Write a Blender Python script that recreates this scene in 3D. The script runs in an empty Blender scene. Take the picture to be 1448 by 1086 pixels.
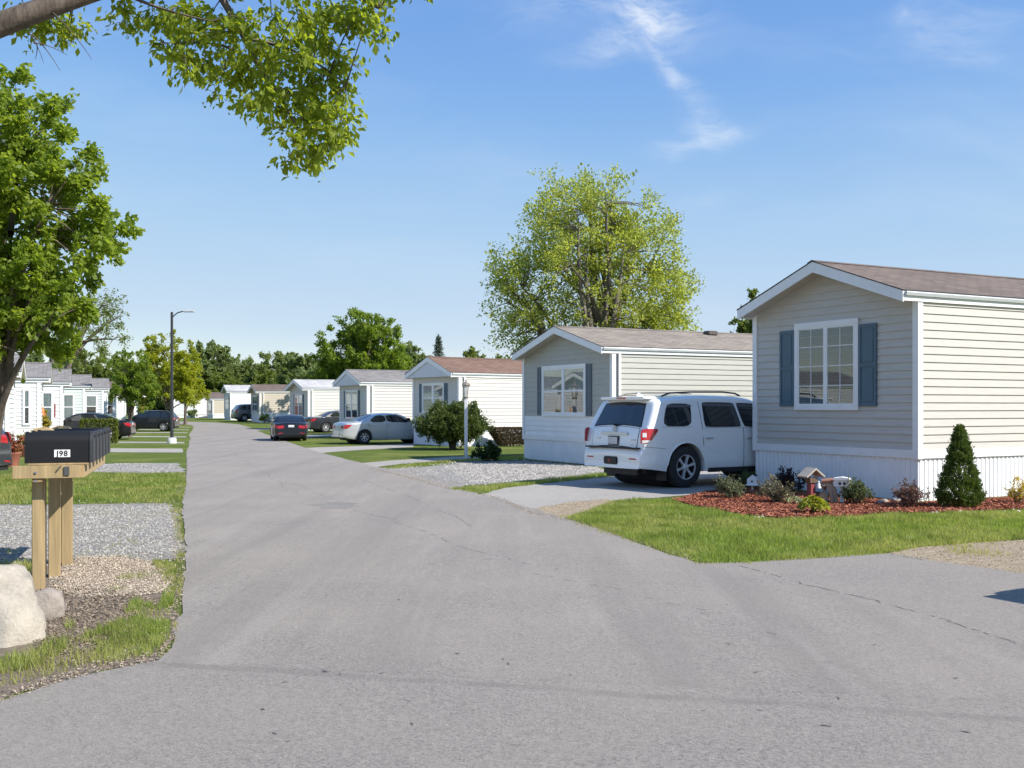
import bpy, bmesh, math, random
import numpy as np
from mathutils import Vector, Matrix, Euler

random.seed(7)
scene = bpy.context.scene
COL = scene.collection
R = math.radians

# ------------------------------------------------------------------ camera
F, HZ, CAMH = 1500.0, 575.0, 1.75
cam_d = bpy.data.cameras.new('camera')
cam = bpy.data.objects.new('camera', cam_d)
COL.objects.link(cam)
cam.location = (0, 0, CAMH)
cam.rotation_euler = (R(90), 0, 0)
cam_d.sensor_width = 36
cam_d.lens = 36 * F / 1448
cam_d.shift_y = (HZ - 543) / 1448
cam_d.clip_start = .05
cam_d.clip_end = 5000
scene.camera = cam


def gz(y):                              # the land climbs a little past 65 m
    return .35 * min(1, max(0, (y - 65) / 50))


def at(px, py):                         # ground point seen at a pixel of the photograph
    Y = F * CAMH / (py - HZ)
    for _ in range(30):
        Y = .5 * Y + .5 * F * (CAMH - gz(Y)) / (py - HZ)
    return ((px - 724) / F * Y, Y)


def xat(px, Y):
    return (px - 724) / F * Y


def zat(py, Y):
    return CAMH + (HZ - py) / F * Y


# ------------------------------------------------------------------ world and sun
SUN_AZ = math.atan2(.91, -.41)           # from the right, a little behind the camera
SUN_EL = R(41)
w = bpy.data.worlds.new('World')
scene.world = w
w.use_nodes = True
nt = w.node_tree
N = nt.nodes
LK = nt.links.new
for n in list(N):
    N.remove(n)
out = N.new('ShaderNodeOutputWorld')
bg = N.new('ShaderNodeBackground')
sky = N.new('ShaderNodeTexSky')
sky.sky_type = 'NISHITA'
sky.sun_disc = False
sky.sun_elevation = SUN_EL
sky.sun_rotation = SUN_AZ
sky.air_density = .8
sky.dust_density = 0
sky.ozone_density = 3
bg.inputs['Strength'].default_value = .15
tc = N.new('ShaderNodeTexCoord')
sep = N.new('ShaderNodeSeparateXYZ')
LK(tc.outputs['Generated'], sep.inputs[0])


def wm(op, a, b=None, c=None):
    n = N.new('ShaderNodeMath')
    n.operation = op
    for i, v in enumerate((a, b, c)):
        if v is None:
            continue
        if isinstance(v, (int, float)):
            n.inputs[i].default_value = v
        else:
            LK(v, n.inputs[i])
    return n.outputs[0]


ysafe = wm('MAXIMUM', sep.outputs['Y'], .05)
U = wm('DIVIDE', sep.outputs['X'], ysafe)
V = wm('DIVIDE', sep.outputs['Z'], ysafe)
cmb = N.new('ShaderNodeCombineXYZ')
LK(U, cmb.inputs[0])
LK(V, cmb.inputs[1])
nz0 = N.new('ShaderNodeTexNoise')
nz0.inputs['Scale'].default_value = 9
nz0.inputs['Detail'].default_value = 6
LK(cmb.outputs[0], nz0.inputs['Vector'])
vs = N.new('ShaderNodeVectorMath')
vs.operation = 'MULTIPLY_ADD'
LK(nz0.outputs['Color'], vs.inputs[0])
vs.inputs[1].default_value = (.09, .07, 0)
vs.inputs[2].default_value = (-.045, -.035, 0)
va = N.new('ShaderNodeVectorMath')
va.operation = 'ADD'
LK(cmb.outputs[0], va.inputs[0])
LK(vs.outputs[0], va.inputs[1])
sp2 = N.new('ShaderNodeSeparateXYZ')
LK(va.outputs[0], sp2.inputs[0])


def puff(u, v, ru, rv, ang, amp):       # one wisp of cirrus
    ca, sa = math.cos(ang), math.sin(ang)
    du = wm('SUBTRACT', sp2.outputs[0], u)
    dv = wm('SUBTRACT', sp2.outputs[1], v)
    a = wm('DIVIDE', wm('ADD', wm('MULTIPLY', du, ca), wm('MULTIPLY', dv, sa)), ru)
    b = wm('DIVIDE', wm('SUBTRACT', wm('MULTIPLY', dv, ca), wm('MULTIPLY', du, sa)), rv)
    d2 = wm('ADD', wm('MULTIPLY', a, a), wm('MULTIPLY', b, b))
    return wm('MULTIPLY', wm('EXPONENT', wm('MULTIPLY', d2, -1.0)), amp)


tot = None
for p in ((.135, .375, .045, .018, -.35, .78), (.105, .35, .05, .012, .25, .48), (.155, .325, .032, .008, -1.0, .6),
          (.185, .275, .018, .012, -.9, .45), (.178, .255, .032, .010, .25, .5), (.42, .355, .05, .018, .1, .25),
          (.43, .33, .03, .008, .1, .2), (.06, .38, .06, .02, .1, .3), (.375, .37, .02, .009, 0, .25), (.18, .2, .05, .01, .3, .12)):
    q = puff(*p)
    tot = q if tot is None else wm('ADD', tot, q)
nz = N.new('ShaderNodeTexNoise')
nz.inputs['Scale'].default_value = 34
nz.inputs['Detail'].default_value = 8
nz.inputs['Roughness'].default_value = .62
mp = N.new('ShaderNodeMapping')
mp.inputs['Rotation'].default_value = (0, 0, .5)
mp.inputs['Scale'].default_value = (.6, 2.2, 1)
LK(va.outputs[0], mp.inputs[0])
LK(mp.outputs[0], nz.inputs['Vector'])
streak = N.new('ShaderNodeMapRange')
streak.inputs[1].default_value = .30
streak.inputs[2].default_value = .72
LK(nz.outputs['Fac'], streak.inputs[0])
# a thin veil everywhere, in long streaks
nv = N.new('ShaderNodeTexNoise')
nv.inputs['Scale'].default_value = 3.2
nv.inputs['Detail'].default_value = 7
mpv = N.new('ShaderNodeMapping')
mpv.inputs['Rotation'].default_value = (0, 0, -.12)
mpv.inputs['Scale'].default_value = (.7, 4, 1)
LK(va.outputs[0], mpv.inputs[0])
LK(mpv.outputs[0], nv.inputs['Vector'])
veil = N.new('ShaderNodeMapRange')
veil.inputs[1].default_value = .48
veil.inputs[2].default_value = .85
veil.inputs[4].default_value = .16
LK(nv.outputs['Fac'], veil.inputs[0])
cl = wm('ADD', wm('MULTIPLY', tot, streak.outputs[0]), veil.outputs[0])
cl = wm('MINIMUM', cl, .85)
mixc = N.new('ShaderNodeMix')
mixc.data_type = 'RGBA'
LK(cl, mixc.inputs['Factor'])
hs = N.new('ShaderNodeHueSaturation')
hs.inputs['Saturation'].default_value = 1.4
hs.inputs['Value'].default_value = 1.0
gam = N.new('ShaderNodeGamma')
gam.inputs[1].default_value = .6
LK(sky.outputs[0], gam.inputs[0])
LK(gam.outputs[0], hs.inputs['Color'])
tint = N.new('ShaderNodeMix')
tint.data_type = 'RGBA'
tint.blend_type = 'MULTIPLY'
tint.inputs['Factor'].default_value = 1
tint.inputs['B'].default_value = (1.56, 1.47, 1.44, 1)
LK(hs.outputs[0], tint.inputs['A'])
down_ = N.new('ShaderNodeVectorMath')
down_.operation = 'SCALE'
down_.inputs['Scale'].default_value = .116
LK(tint.outputs['Result'], down_.inputs[0])
cur = N.new('ShaderNodeRGBCurve')
for ci, pts_ in enumerate((((.1115, .098), (.1855, .205), (.292, .276), (.3765, .315), (1, 1)), ((.2065, .198), (.305, .308), (.42, .358), (.485, .385), (1, 1)), ((.2, .24), (.358, .40), (.461, .440), (.55, .449), (.62, .47), (1, 1)))):
    c_ = cur.mapping.curves[ci]
    c_.points[0].location = (0, 0)
    c_.points[-1].location = pts_[-1]
    for p_ in pts_[:-1]:
        c_.points.new(*p_)
cur.mapping.update()
LK(down_.outputs[0], cur.inputs['Color'])
up_ = N.new('ShaderNodeVectorMath')
up_.operation = 'SCALE'
up_.inputs['Scale'].default_value = 1 / .116
LK(cur.outputs[0], up_.inputs[0])
LK(up_.outputs[0], mixc.inputs['A'])
mixc.inputs['B'].default_value = (4.2, 4.4, 4.6, 1)
LK(mixc.outputs['Result'], bg.inputs['Color'])
LK(bg.outputs[0], out.inputs[0])

sd = bpy.data.lights.new('sun', 'SUN')
sd.energy = 4.65
sd.angle = R(.5)
sd.color = (1, .95, .875)
so = bpy.data.objects.new('sun', sd)
COL.objects.link(so)
sv = Vector((math.sin(SUN_AZ) * math.cos(SUN_EL), math.cos(SUN_AZ) * math.cos(SUN_EL), math.sin(SUN_EL)))
so.rotation_euler = sv.to_track_quat('Z', 'Y').to_euler()
so.location = sv * 60

scene.view_settings.view_transform = 'Standard'
scene.view_settings.look = 'None'
scene.view_settings.exposure = .63
scene.view_settings.gamma = 1

# ------------------------------------------------------------------ materials
MATS = {}


def rgb(c):
    return (c[0], c[1], c[2], 1)


class NT:
    def __init__(s, name):
        s.m = bpy.data.materials.new(name)
        s.m.use_nodes = True
        s.t = s.m.node_tree
        s.b = s.t.nodes['Principled BSDF']
        s.o = s.t.nodes['Material Output']
        s.tc = s.t.nodes.new('ShaderNodeTexCoord')

    def node(s, k, **kw):
        n = s.t.nodes.new(k)
        for a, v in kw.items():
            setattr(n, a, v)
        return n

    def link(s, a, b):
        s.t.links.new(a, b)

    def noise(s, scale, detail=4, rough=.55, vec=None, stretch=None):
        n = s.node('ShaderNodeTexNoise')
        n.inputs['Scale'].default_value = scale
        n.inputs['Detail'].default_value = detail
        n.inputs['Roughness'].default_value = rough
        v = vec or s.tc.outputs['Object']
        if stretch:
            m = s.node('ShaderNodeMapping')
            m.inputs['Scale'].default_value = stretch[0]
            if len(stretch) > 1:
                m.inputs['Rotation'].default_value = stretch[1]
            s.link(v, m.inputs[0])
            v = m.outputs[0]
        s.link(v, n.inputs['Vector'])
        return n.outputs['Fac']

    def ramp(s, fac, a, b, lo=0., hi=1.):
        n = s.node('ShaderNodeMapRange')
        n.inputs[1].default_value = a
        n.inputs[2].default_value = b
        n.inputs[3].default_value = lo
        n.inputs[4].default_value = hi
        s.link(fac, n.inputs[0])
        return n.outputs[0]

    def mix(s, fac, a, b, kind='MIX'):
        n = s.node('ShaderNodeMix', data_type='RGBA', blend_type=kind)
        for i, v in (('Factor', fac), ('A', a), ('B', b)):
            if isinstance(v, (tuple, list)):
                n.inputs[i].default_value = rgb(v)
            elif isinstance(v, (int, float)):
                n.inputs[i].default_value = v
            else:
                s.link(v, n.inputs[i])
        return n.outputs['Result']

    def color(s, v):
        if isinstance(v, (tuple, list)):
            s.b.inputs['Base Color'].default_value = rgb(v)
        else:
            s.link(v, s.b.inputs['Base Color'])

    def bump(s, h, strength=.3, dist=.01):
        n = s.node('ShaderNodeBump')
        n.inputs['Strength'].default_value = strength
        n.inputs['Distance'].default_value = dist
        s.link(h, n.inputs['Height'])
        s.link(n.outputs[0], s.b.inputs['Normal'])


def simple(name, col, rough=.6, metal=0, var=.12, vscale=3, bump=0, bscale=60, coat=0, spec=None, trans=0):
    if name in MATS:
        return MATS[name]
    t = NT(name)
    t.b.inputs['Roughness'].default_value = rough
    t.b.inputs['Metallic'].default_value = metal
    t.b.inputs['Coat Weight'].default_value = coat
    t.b.inputs['Coat Roughness'].default_value = .04
    if spec is not None:
        t.b.inputs['Specular IOR Level'].default_value = spec
    if var:
        f = t.ramp(t.noise(vscale, 6, .65), .3, .7)
        t.color(t.mix(f, tuple(c * (1 - var) for c in col), tuple(min(1, c * (1 + var * .6)) for c in col)))
    else:
        t.color(col)
    if bump:
        t.bump(t.noise(bscale, 4), bump, .01)
    MATS[name] = t.m
    return t.m


def leaf_mat(name, dark, light, trans=.45, rough=.5, patch=None):
    if name in MATS:
        return MATS[name]
    t = NT(name)
    g = t.node('ShaderNodeNewGeometry')
    f = g.outputs['Random Per Island']
    big = t.ramp(t.noise(.9, 3), .35, .65)
    c1 = t.mix(f, dark, light)
    c = t.mix(big, c1, tuple(.5 * (a * 1.0 + b) for a, b in zip(dark, light)))
    if patch:
        pn = t.noise(.55, 4, .6)
        pn2 = t.noise(2.6, 4, .6, stretch=((1, .5, 1),))
        c = t.mix(t.ramp(pn, .42, .62, 0, .85), c, patch)
        c = t.mix(t.ramp(pn2, .46, .66, 0, .75), c, tuple(x * .45 for x in dark))
    t.color(c)
    t.b.inputs['Roughness'].default_value = rough
    t.b.inputs['Specular IOR Level'].default_value = .35
    tr = t.node('ShaderNodeBsdfTranslucent')
    c2 = t.mix(.55, c, tuple(min(1, x * k) for x, k in zip(light, (1.5, 1.5, .6))))
    t.link(c2, tr.inputs[0])
    ms = t.node('ShaderNodeMixShader')
    ms.inputs[0].default_value = trans
    t.link(t.b.outputs[0], ms.inputs[1])
    t.link(tr.outputs[0], ms.inputs[2])
    t.link(ms.outputs[0], t.o.inputs[0])
    MATS[name] = t.m
    return t.m


def bark_mat(name, col):
    if name in MATS:
        return MATS[name]
    t = NT(name)
    f = t.noise(9, 6, .7, stretch=((1, 1, .18),))
    t.color(t.mix(t.ramp(f, .35, .65), tuple(c * .45 for c in col), tuple(c * 1.25 for c in col)))
    t.b.inputs['Roughness'].default_value = .9
    t.bump(f, .7, .03)
    MATS[name] = t.m
    return t.m


def asphalt(name, col, seed=0., streaks=True, seam=None):
    t = NT(name)
    fine = t.noise(75, 5, .8)
    vor = t.node('ShaderNodeTexVoronoi')
    vor.inputs['Scale'].default_value = 62
    t.link(t.tc.outputs['Object'], vor.inputs['Vector'])
    mid = t.noise(9, 6, .7)
    big = t.noise(.45, 5, .6)
    c = t.mix(t.ramp(fine, .32, .68), tuple(x * .5 for x in col), tuple(x * 1.42 for x in col))
    sepc = t.node('ShaderNodeSeparateColor')
    t.link(vor.outputs['Color'], sepc.inputs[0])
    c = t.mix(t.ramp(sepc.outputs[0], .3, 1, 0, .7), c, tuple(x * y for x, y in zip(col, (1.5, 1.45, 1.38))), 'MIX')
    c = t.mix(t.ramp(sepc.outputs[1], .6, 1, 0, .75), c, tuple(x * .42 for x in col))
    c = t.mix(t.ramp(t.noise(30, 4, .7), .3, .7, 0, .4), c, tuple(x * .66 for x in col))
    c = t.mix(t.ramp(mid, .3, .7, 0, .35), c, tuple(x * .74 for x in col))
    c = t.mix(t.ramp(big, .35, .66, 0, .5), c, tuple(x * y for x, y in zip(col, (1.16, 1.12, 1.06))))
    if streaks:                          # wheel wear and oil along the road
        st = t.noise(1.15, 4, .6, stretch=((1.25, .05, 1), (0, 0, -.305)))
        c = t.mix(t.ramp(st, .48, .68, 0, .48), c, tuple(x * .7 for x in col))
        st2 = t.noise(2.3, 5, .65, stretch=((1.1, .10, 1), (0, 0, -.305)))
        c = t.mix(t.ramp(st2, .52, .7, 0, .35), c, tuple(min(1, x * 1.28) for x in col))
        spot = t.noise(2.6, 5, .6)
        c = t.mix(t.ramp(spot, .64, .74, 0, .5), c, tuple(x * .55 for x in col))
    if seam:                             # an old sealed joint across the road
        sx = t.node('ShaderNodeSeparateXYZ')
        t.link(t.tc.outputs['Object'], sx.inputs[0])

        def mt(op, a, b):
            n = t.node('ShaderNodeMath', operation=op)
            for i, v in enumerate((a, b)):
                if isinstance(v, (int, float)):
                    n.inputs[i].default_value = v
                else:
                    t.link(v, n.inputs[i])
            return n.outputs[0]
        d = mt('ADD', mt('ADD', mt('MULTIPLY', sx.outputs[0], seam[0]), mt('MULTIPLY', sx.outputs[1], seam[1])), seam[2])
        d = mt('ADD', d, mt('MULTIPLY', mt('SUBTRACT', t.noise(.9, 5, .6), .5), .28))
        band = t.ramp(mt('ABSOLUTE', d, 0), .03, .085, 1, 0)
        band = mt('MULTIPLY', band, t.ramp(t.noise(3.2, 4, .6), .3, .6, .2, 1))
        c = t.mix(mt('MULTIPLY', band, .42), c, tuple(x * .55 for x in col))
    t.color(c)
    t.b.inputs['Roughness'].default_value = .88
    t.b.inputs['Specular IOR Level'].default_value = .3
    t.bump(fine, .7, .014)
    MATS[name] = t.m
    return t.m


def grass_ground(name):
    t = NT(name)
    big = t.noise(.35, 5, .6)
    mid = t.noise(2.4, 6, .7)
    fine = t.noise(70, 3, .6)
    fine2 = t.noise(22, 4, .65, stretch=((1, .35, 1),))
    c = t.mix(t.ramp(mid, .3, .7), (.15, .205, .04), (.235, .285, .07))
    c = t.mix(t.ramp(fine, .35, .7), tuple(x * .5 for x in (.085, .135, .022)), c)
    c = t.mix(t.ramp(big, .5, .72, 0, .6), c, (.29, .29, .085))
    c = t.mix(t.ramp(fine2, .62, .74, 0, .55), c, (.34, .29, .14))
    t.color(c)
    t.b.inputs['Roughness'].default_value = .95
    t.b.inputs['Specular IOR Level'].default_value = .1
    t.bump(fine, .8, .04)
    MATS[name] = t.m
    return t.m


def gravel(name, col, scale=26, spread=.7):
    t = NT(name)
    v = t.node('ShaderNodeTexVoronoi')
    v.inputs['Scale'].default_value = scale
    t.link(t.tc.outputs['Object'], v.inputs['Vector'])
    v2 = t.node('ShaderNodeTexVoronoi', feature='DISTANCE_TO_EDGE')
    v2.inputs['Scale'].default_value = scale
    t.link(t.tc.outputs['Object'], v2.inputs['Vector'])
    s = t.node('ShaderNodeSeparateColor')
    t.link(v.outputs['Color'], s.inputs[0])
    c = t.mix(s.outputs[0], tuple(x * (1 - spread * .65) for x in col), tuple(min(1, x * (1 + spread * .7)) for x in col))
    c = t.mix(t.ramp(v2.outputs['Distance'], 0, .12), tuple(x * .3 for x in col), c)
    big = t.noise(.9, 5, .65)
    c = t.mix(t.ramp(big, .48, .7, 0, .55), c, tuple(x * y for x, y in zip(col, (1.0, .88, .7))))
    t.color(c)
    t.b.inputs['Roughness'].default_value = .9
    t.bump(v2.outputs['Distance'], .9, .04)
    MATS[name] = t.m
    return t.m


def soil(name, a, b, scale=6):
    t = NT(name)
    n1 = t.noise(scale, 8, .72)
    n2 = t.noise(scale * 9, 4, .7)
    c = t.mix(t.ramp(n1, .35, .65), a, b)
    c = t.mix(t.ramp(n2, .38, .7, 0, .7), c, tuple(x * .45 for x in a))
    t.color(c)
    t.b.inputs['Roughness'].default_value = .95
    t.bump(n2, .8, .03)
    MATS[name] = t.m
    return t.m


def shingle(name, col):
    t = NT(name)
    m = t.node('ShaderNodeMapping')
    t.link(t.tc.outputs['UV'], m.inputs[0])
    br = t.node('ShaderNodeTexBrick')
    br.inputs['Scale'].default_value = 1
    br.inputs['Brick Width'].default_value = .33
    br.inputs['Row Height'].default_value = .14
    br.inputs['Mortar Size'].default_value = .012
    br.inputs['Bias'].default_value = -.1
    br.inputs['Color1'].default_value = rgb(tuple(x * .72 for x in col))
    br.inputs['Color2'].default_value = rgb(tuple(min(1, x * 1.3) for x in col))
    br.inputs['Mortar'].default_value = rgb(tuple(x * .4 for x in col))
    t.link(m.outputs[0], br.inputs['Vector'])
    n = t.noise(45, 4, .7)
    n2 = t.noise(.8, 5, .6)
    c = t.mix(t.ramp(n, .3, .7, 0, .5), br.outputs['Color'], tuple(x * .7 for x in col))
    c = t.mix(t.ramp(n2, .4, .7, 0, .4), c, tuple(min(1, x * 1.25) for x in col))
    t.color(c)
    t.b.inputs['Roughness'].default_value = .93
    t.bump(br.outputs['Fac'], .5, -.02)
    MATS[name] = t.m
    return t.m


def siding_mat(name, col):
    if name in MATS:
        return MATS[name]
    t = NT(name)
    g = t.noise(5, 5, .6, stretch=((.4, .4, 4),))
    st = t.noise(2.2, 6, .7, stretch=((1.6, 1.6, .3),))
    c = t.mix(t.ramp(g, .3, .7), tuple(x * .93 for x in col), tuple(min(1, x * 1.05) for x in col))
    c = t.mix(t.ramp(st, .55, .8, 0, .3), c, tuple(x * y for x, y in zip(col, (.8, .78, .72))))
    t.color(c)
    t.b.inputs['Roughness'].default_value = .48
    t.b.inputs['Specular IOR Level'].default_value = .35
    t.bump(t.noise(120, 3, .6, stretch=((.15, .15, 1),)), .12, .004)
    MATS[name] = t.m
    return t.m


def glass_mat(name, tint=(.86, .9, .9), clear=.6, rough=.02):
    if name in MATS:
        return MATS[name]
    t = NT(name)
    tr = t.node('ShaderNodeBsdfTransparent')
    tr.inputs[0].default_value = rgb(tint)
    gl = t.node('ShaderNodeBsdfGlossy')
    gl.inputs['Roughness'].default_value = rough
    fr = t.node('ShaderNodeLayerWeight')
    fr.inputs[0].default_value = .5
    pw = t.node('ShaderNodeMath', operation='POWER')
    pw.inputs[1].default_value = 3.
    t.link(fr.outputs['Facing'], pw.inputs[0])
    fac = t.ramp(pw.outputs[0], 0, 1, .07, .8)
    gw = t.mix(.5, (.55, .58, .6), (.55, .58, .6))
    ms = t.node('ShaderNodeMixShader')
    t.link(fac, ms.inputs[0])
    t.link(tr.outputs[0], ms.inputs[1])
    t.link(gl.outputs[0], ms.inputs[2])
    bn = t.node('ShaderNodeBump')
    bn.inputs['Strength'].default_value = .03
    t.link(t.noise(2.5, 2), bn.inputs['Height'])
    t.link(bn.outputs[0], gl.inputs['Normal'])
    t.link(ms.outputs[0], t.o.inputs[0])
    MATS[name] = t.m
    return t.m


def wood(name, col):
    t = NT(name)
    n = t.noise(14, 6, .65, stretch=((1, 1, .06),))
    n2 = t.noise(60, 4, .6, stretch=((1, 1, .03),))
    kn = t.noise(3.3, 2)
    c = t.mix(t.ramp(n, .3, .7), tuple(x * .62 for x in col), tuple(min(1, x * 1.2) for x in col))
    c = t.mix(t.ramp(n2, .5, .7, 0, .5), c, tuple(x * .55 for x in col))
    c = t.mix(t.ramp(kn, .70, .76, 0, .7), c, tuple(x * .3 for x in col))
    t.color(c)
    t.b.inputs['Roughness'].default_value = .78
    t.bump(n2, .3, .006)
    MATS[name] = t.m
    return t.m


def stone(name, col, dark=.5):
    t = NT(name)
    n = t.noise(3.5, 8, .7)
    n2 = t.noise(38, 5, .7)
    c = t.mix(t.ramp(n, .35, .68), tuple(x * dark for x in col), col)
    c = t.mix(t.ramp(n2, .35, .7, 0, .4), c, tuple(min(1, x * 1.15) for x in col))
    t.color(c)
    t.b.inputs['Roughness'].default_value = .92
    t.bump(n2, .6, .02)
    MATS[name] = t.m
    return t.m


WHITE = simple('white_trim', (.84, .84, .83), .45, var=.06, vscale=2)
SKIRT = simple('white_skirting', (.86, .86, .87), .5, var=.07, vscale=1.5)
DARKMETAL = simple('dark_metal', (.03, .032, .036), .45, var=.1)
BLACKPL = simple('black_plastic', (.018, .018, .02), .55, var=.15)
RUBBER = simple('tyre_rubber', (.022, .022, .023), .82, var=.2, vscale=20)
ALLOY = simple('alloy', (.62, .63, .65), .32, metal=.4, var=.05)
CHROME = simple('chrome', (.8, .8, .82), .1, metal=1, var=0)
REDLAMP = simple('red_lamp', (.42, .012, .02), .15, var=.1, coat=.6)
CLEARLAMP = simple('clear_lamp', (.62, .62, .62), .12, var=.1, coat=.6)
VISOR = simple('smoked_visor', (.10, .11, .12), .2, var=0)
CARGLASS = simple('car_glass', (.012, .016, .018), .03, var=0, spec=.75, coat=.4)
PANE = glass_mat('window_glass')
BARK = bark_mat('bark', (.13, .10, .078))
BARK2 = bark_mat('pale_bark', (.24, .2, .165))
# ------------------------------------------------------------------ mesh helpers
class MB:
    def __init__(s):
        s.v, s.f, s.m, s.uv, s.smooth = [], [], [], {}, False

    def quad(s, *pts, mi=0, uv=None):
        b = len(s.v)
        s.v += [tuple(p) for p in pts]
        s.f.append(tuple(range(b, b + len(pts))))
        s.m.append(mi)
        if uv:
            s.uv[len(s.f) - 1] = uv

    def box(s, x0, x1, y0, y1, z0, z1, mi=0, bev=0.):
        if bev:
            return s.bevbox(x0, x1, y0, y1, z0, z1, mi, bev)
        c = [(x, y, z) for z in (z0, z1) for y in (y0, y1) for x in (x0, x1)]
        b = len(s.v)
        s.v += c
        for q in ((0, 2, 3, 1), (4, 5, 7, 6), (0, 1, 5, 4), (2, 6, 7, 3), (0, 4, 6, 2), (1, 3, 7, 5)):
            s.f.append(tuple(b + i for i in q))
            s.m.append(mi)

    def bevbox(s, x0, x1, y0, y1, z0, z1, mi, bev):
        bm = bmesh.new()
        bmesh.ops.create_cube(bm, size=1)
        for v in bm.verts:
            v.co = ((x0 + x1) / 2 + v.co.x * (x1 - x0), (y0 + y1) / 2 + v.co.y * (y1 - y0), (z0 + z1) / 2 + v.co.z * (z1 - z0))
        bmesh.ops.bevel(bm, geom=list(bm.edges), offset=bev, segments=2, affect='EDGES')
        s.addbm(bm, mi)

    def addbm(s, bm, mi=0):
        b = len(s.v)
        bm.verts.index_update()
        s.v += [tuple(v.co) for v in bm.verts]
        for f in bm.faces:
            s.f.append(tuple(b + v.index for v in f.verts))
            s.m.append(mi)
        bm.free()

    def tube(s, path, rad, n=8, mi=0, cap=True):
        path = [Vector(p) for p in path]
        if not isinstance(rad, (list, tuple)):
            rad = [rad] * len(path)
        b = len(s.v)
        up = Vector((0, 0, 1))
        for i, p in enumerate(path):
            d = (path[min(i + 1, len(path) - 1)] - path[max(i - 1, 0)])
            d = d.normalized() if d.length > 1e-9 else Vector((0, 0, 1))
            a = d.cross(up)
            if a.length < .05:
                a = d.cross(Vector((1, 0, 0)))
            a.normalize()
            c = d.cross(a).normalized()
            for k in range(n):
                t = 2 * math.pi * k / n
                s.v.append(tuple(p + rad[i] * (math.cos(t) * a + math.sin(t) * c)))
        for i in range(len(path) - 1):
            for k in range(n):
                s.f.append((b + i * n + k, b + i * n + (k + 1) % n, b + (i + 1) * n + (k + 1) % n, b + (i + 1) * n + k))
                s.m.append(mi)
        if cap:
            s.f.append(tuple(b + k for k in range(n))[::-1])
            s.f.append(tuple(b + (len(path) - 1) * n + k for k in range(n)))
            s.m += [mi, mi]

    def lathe(s, prof, c=(0, 0, 0), axis='z', n=24, mi=0):
        b = len(s.v)
        for (r, h) in prof:
            for k in range(n):
                t = 2 * math.pi * k / n
                p = (r * math.cos(t), r * math.sin(t), h)
                if axis == 'y':
                    p = (p[0], p[2], p[1])
                if axis == 'x':
                    p = (p[2], p[0], p[1])
                s.v.append((c[0] + p[0], c[1] + p[1], c[2] + p[2]))
        for i in range(len(prof) - 1):
            for k in range(n):
                s.f.append((b + i * n + k, b + i * n + (k + 1) % n, b + (i + 1) * n + (k + 1) % n, b + (i + 1) * n + k))
                s.m.append(mi)

    def prism(s, poly, fn, d0, d1, mi=0):          # fn(u, v, d) -> xyz
        n = len(poly)
        b = len(s.v)
        s.v += [tuple(fn(u, v, d0)) for u, v in poly] + [tuple(fn(u, v, d1)) for u, v in poly]
        s.f.append(tuple(range(b, b + n))[::-1])
        s.f.append(tuple(range(b + n, b + 2 * n)))
        s.m += [mi, mi]
        for i in range(n):
            j = (i + 1) % n
            s.f.append((b + i, b + j, b + n + j, b + n + i))
            s.m.append(mi)

    def build(s, name, mats, parent=None, loc=(0, 0, 0), smooth=None, fix=True):
        me = bpy.data.meshes.new(name)
        me.from_pydata(s.v, [], s.f)
        if not isinstance(mats, (list, tuple)):
            mats = [mats]
        for m in mats:
            me.materials.append(m)
        me.polygons.foreach_set('material_index', s.m)
        if s.uv:
            ul = me.uv_layers.new(name='uv')
            for fi, uvs in s.uv.items():
                p = me.polygons[fi]
                for k, li in enumerate(p.loop_indices):
                    ul.data[li].uv = uvs[k]
        if fix:
            bm = bmesh.new()
            bm.from_mesh(me)
            bmesh.ops.recalc_face_normals(bm, faces=bm.faces)
            bm.to_mesh(me)
            bm.free()
        if smooth:
            me.polygons.foreach_set('use_smooth', [True] * len(me.polygons))
            me.set_sharp_from_angle(angle=R(smooth))
        me.update()
        o = bpy.data.objects.new(name, me)
        COL.objects.link(o)
        o.location = loc
        if parent:
            o.parent = parent
        return o


def npmesh(name, verts, faces, mat, parent=None, smooth=False, k=4):
    """verts (n,3) and faces (m,k) arrays -> one mesh object"""
    me = bpy.data.meshes.new(name)
    m = len(faces)
    me.vertices.add(len(verts))
    me.vertices.foreach_set('co', np.asarray(verts, dtype=np.float32).ravel())
    me.loops.add(m * k)
    me.loops.foreach_set('vertex_index', np.asarray(faces, dtype=np.int32).ravel())
    me.polygons.add(m)
    me.polygons.foreach_set('loop_start', np.arange(0, m * k, k, dtype=np.int32))
    me.polygons.foreach_set('loop_total', np.full(m, k, dtype=np.int32))
    me.materials.append(mat)
    me.update(calc_edges=True)
    if smooth:
        me.polygons.foreach_set('use_smooth', [True] * m)
    o = bpy.data.objects.new(name, me)
    COL.objects.link(o)
    if parent:
        o.parent = parent
    return o


def thing(name, label, cat, loc=(0, 0, 0), rz=0., group=None):
    o = bpy.data.objects.new(name, None)
    o.empty_display_size = .2
    COL.objects.link(o)
    o.location = loc
    o.rotation_euler = (0, 0, rz)
    return tag(o, label, cat, group)


def tag(o, label, cat, group=None):
    o['label'] = label
    o['category'] = cat
    if group:
        o['group'] = group
    return o


def struct(o, kind='structure', label=None):
    o['kind'] = kind
    if label:
        o['label'] = label
    return o


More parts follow.
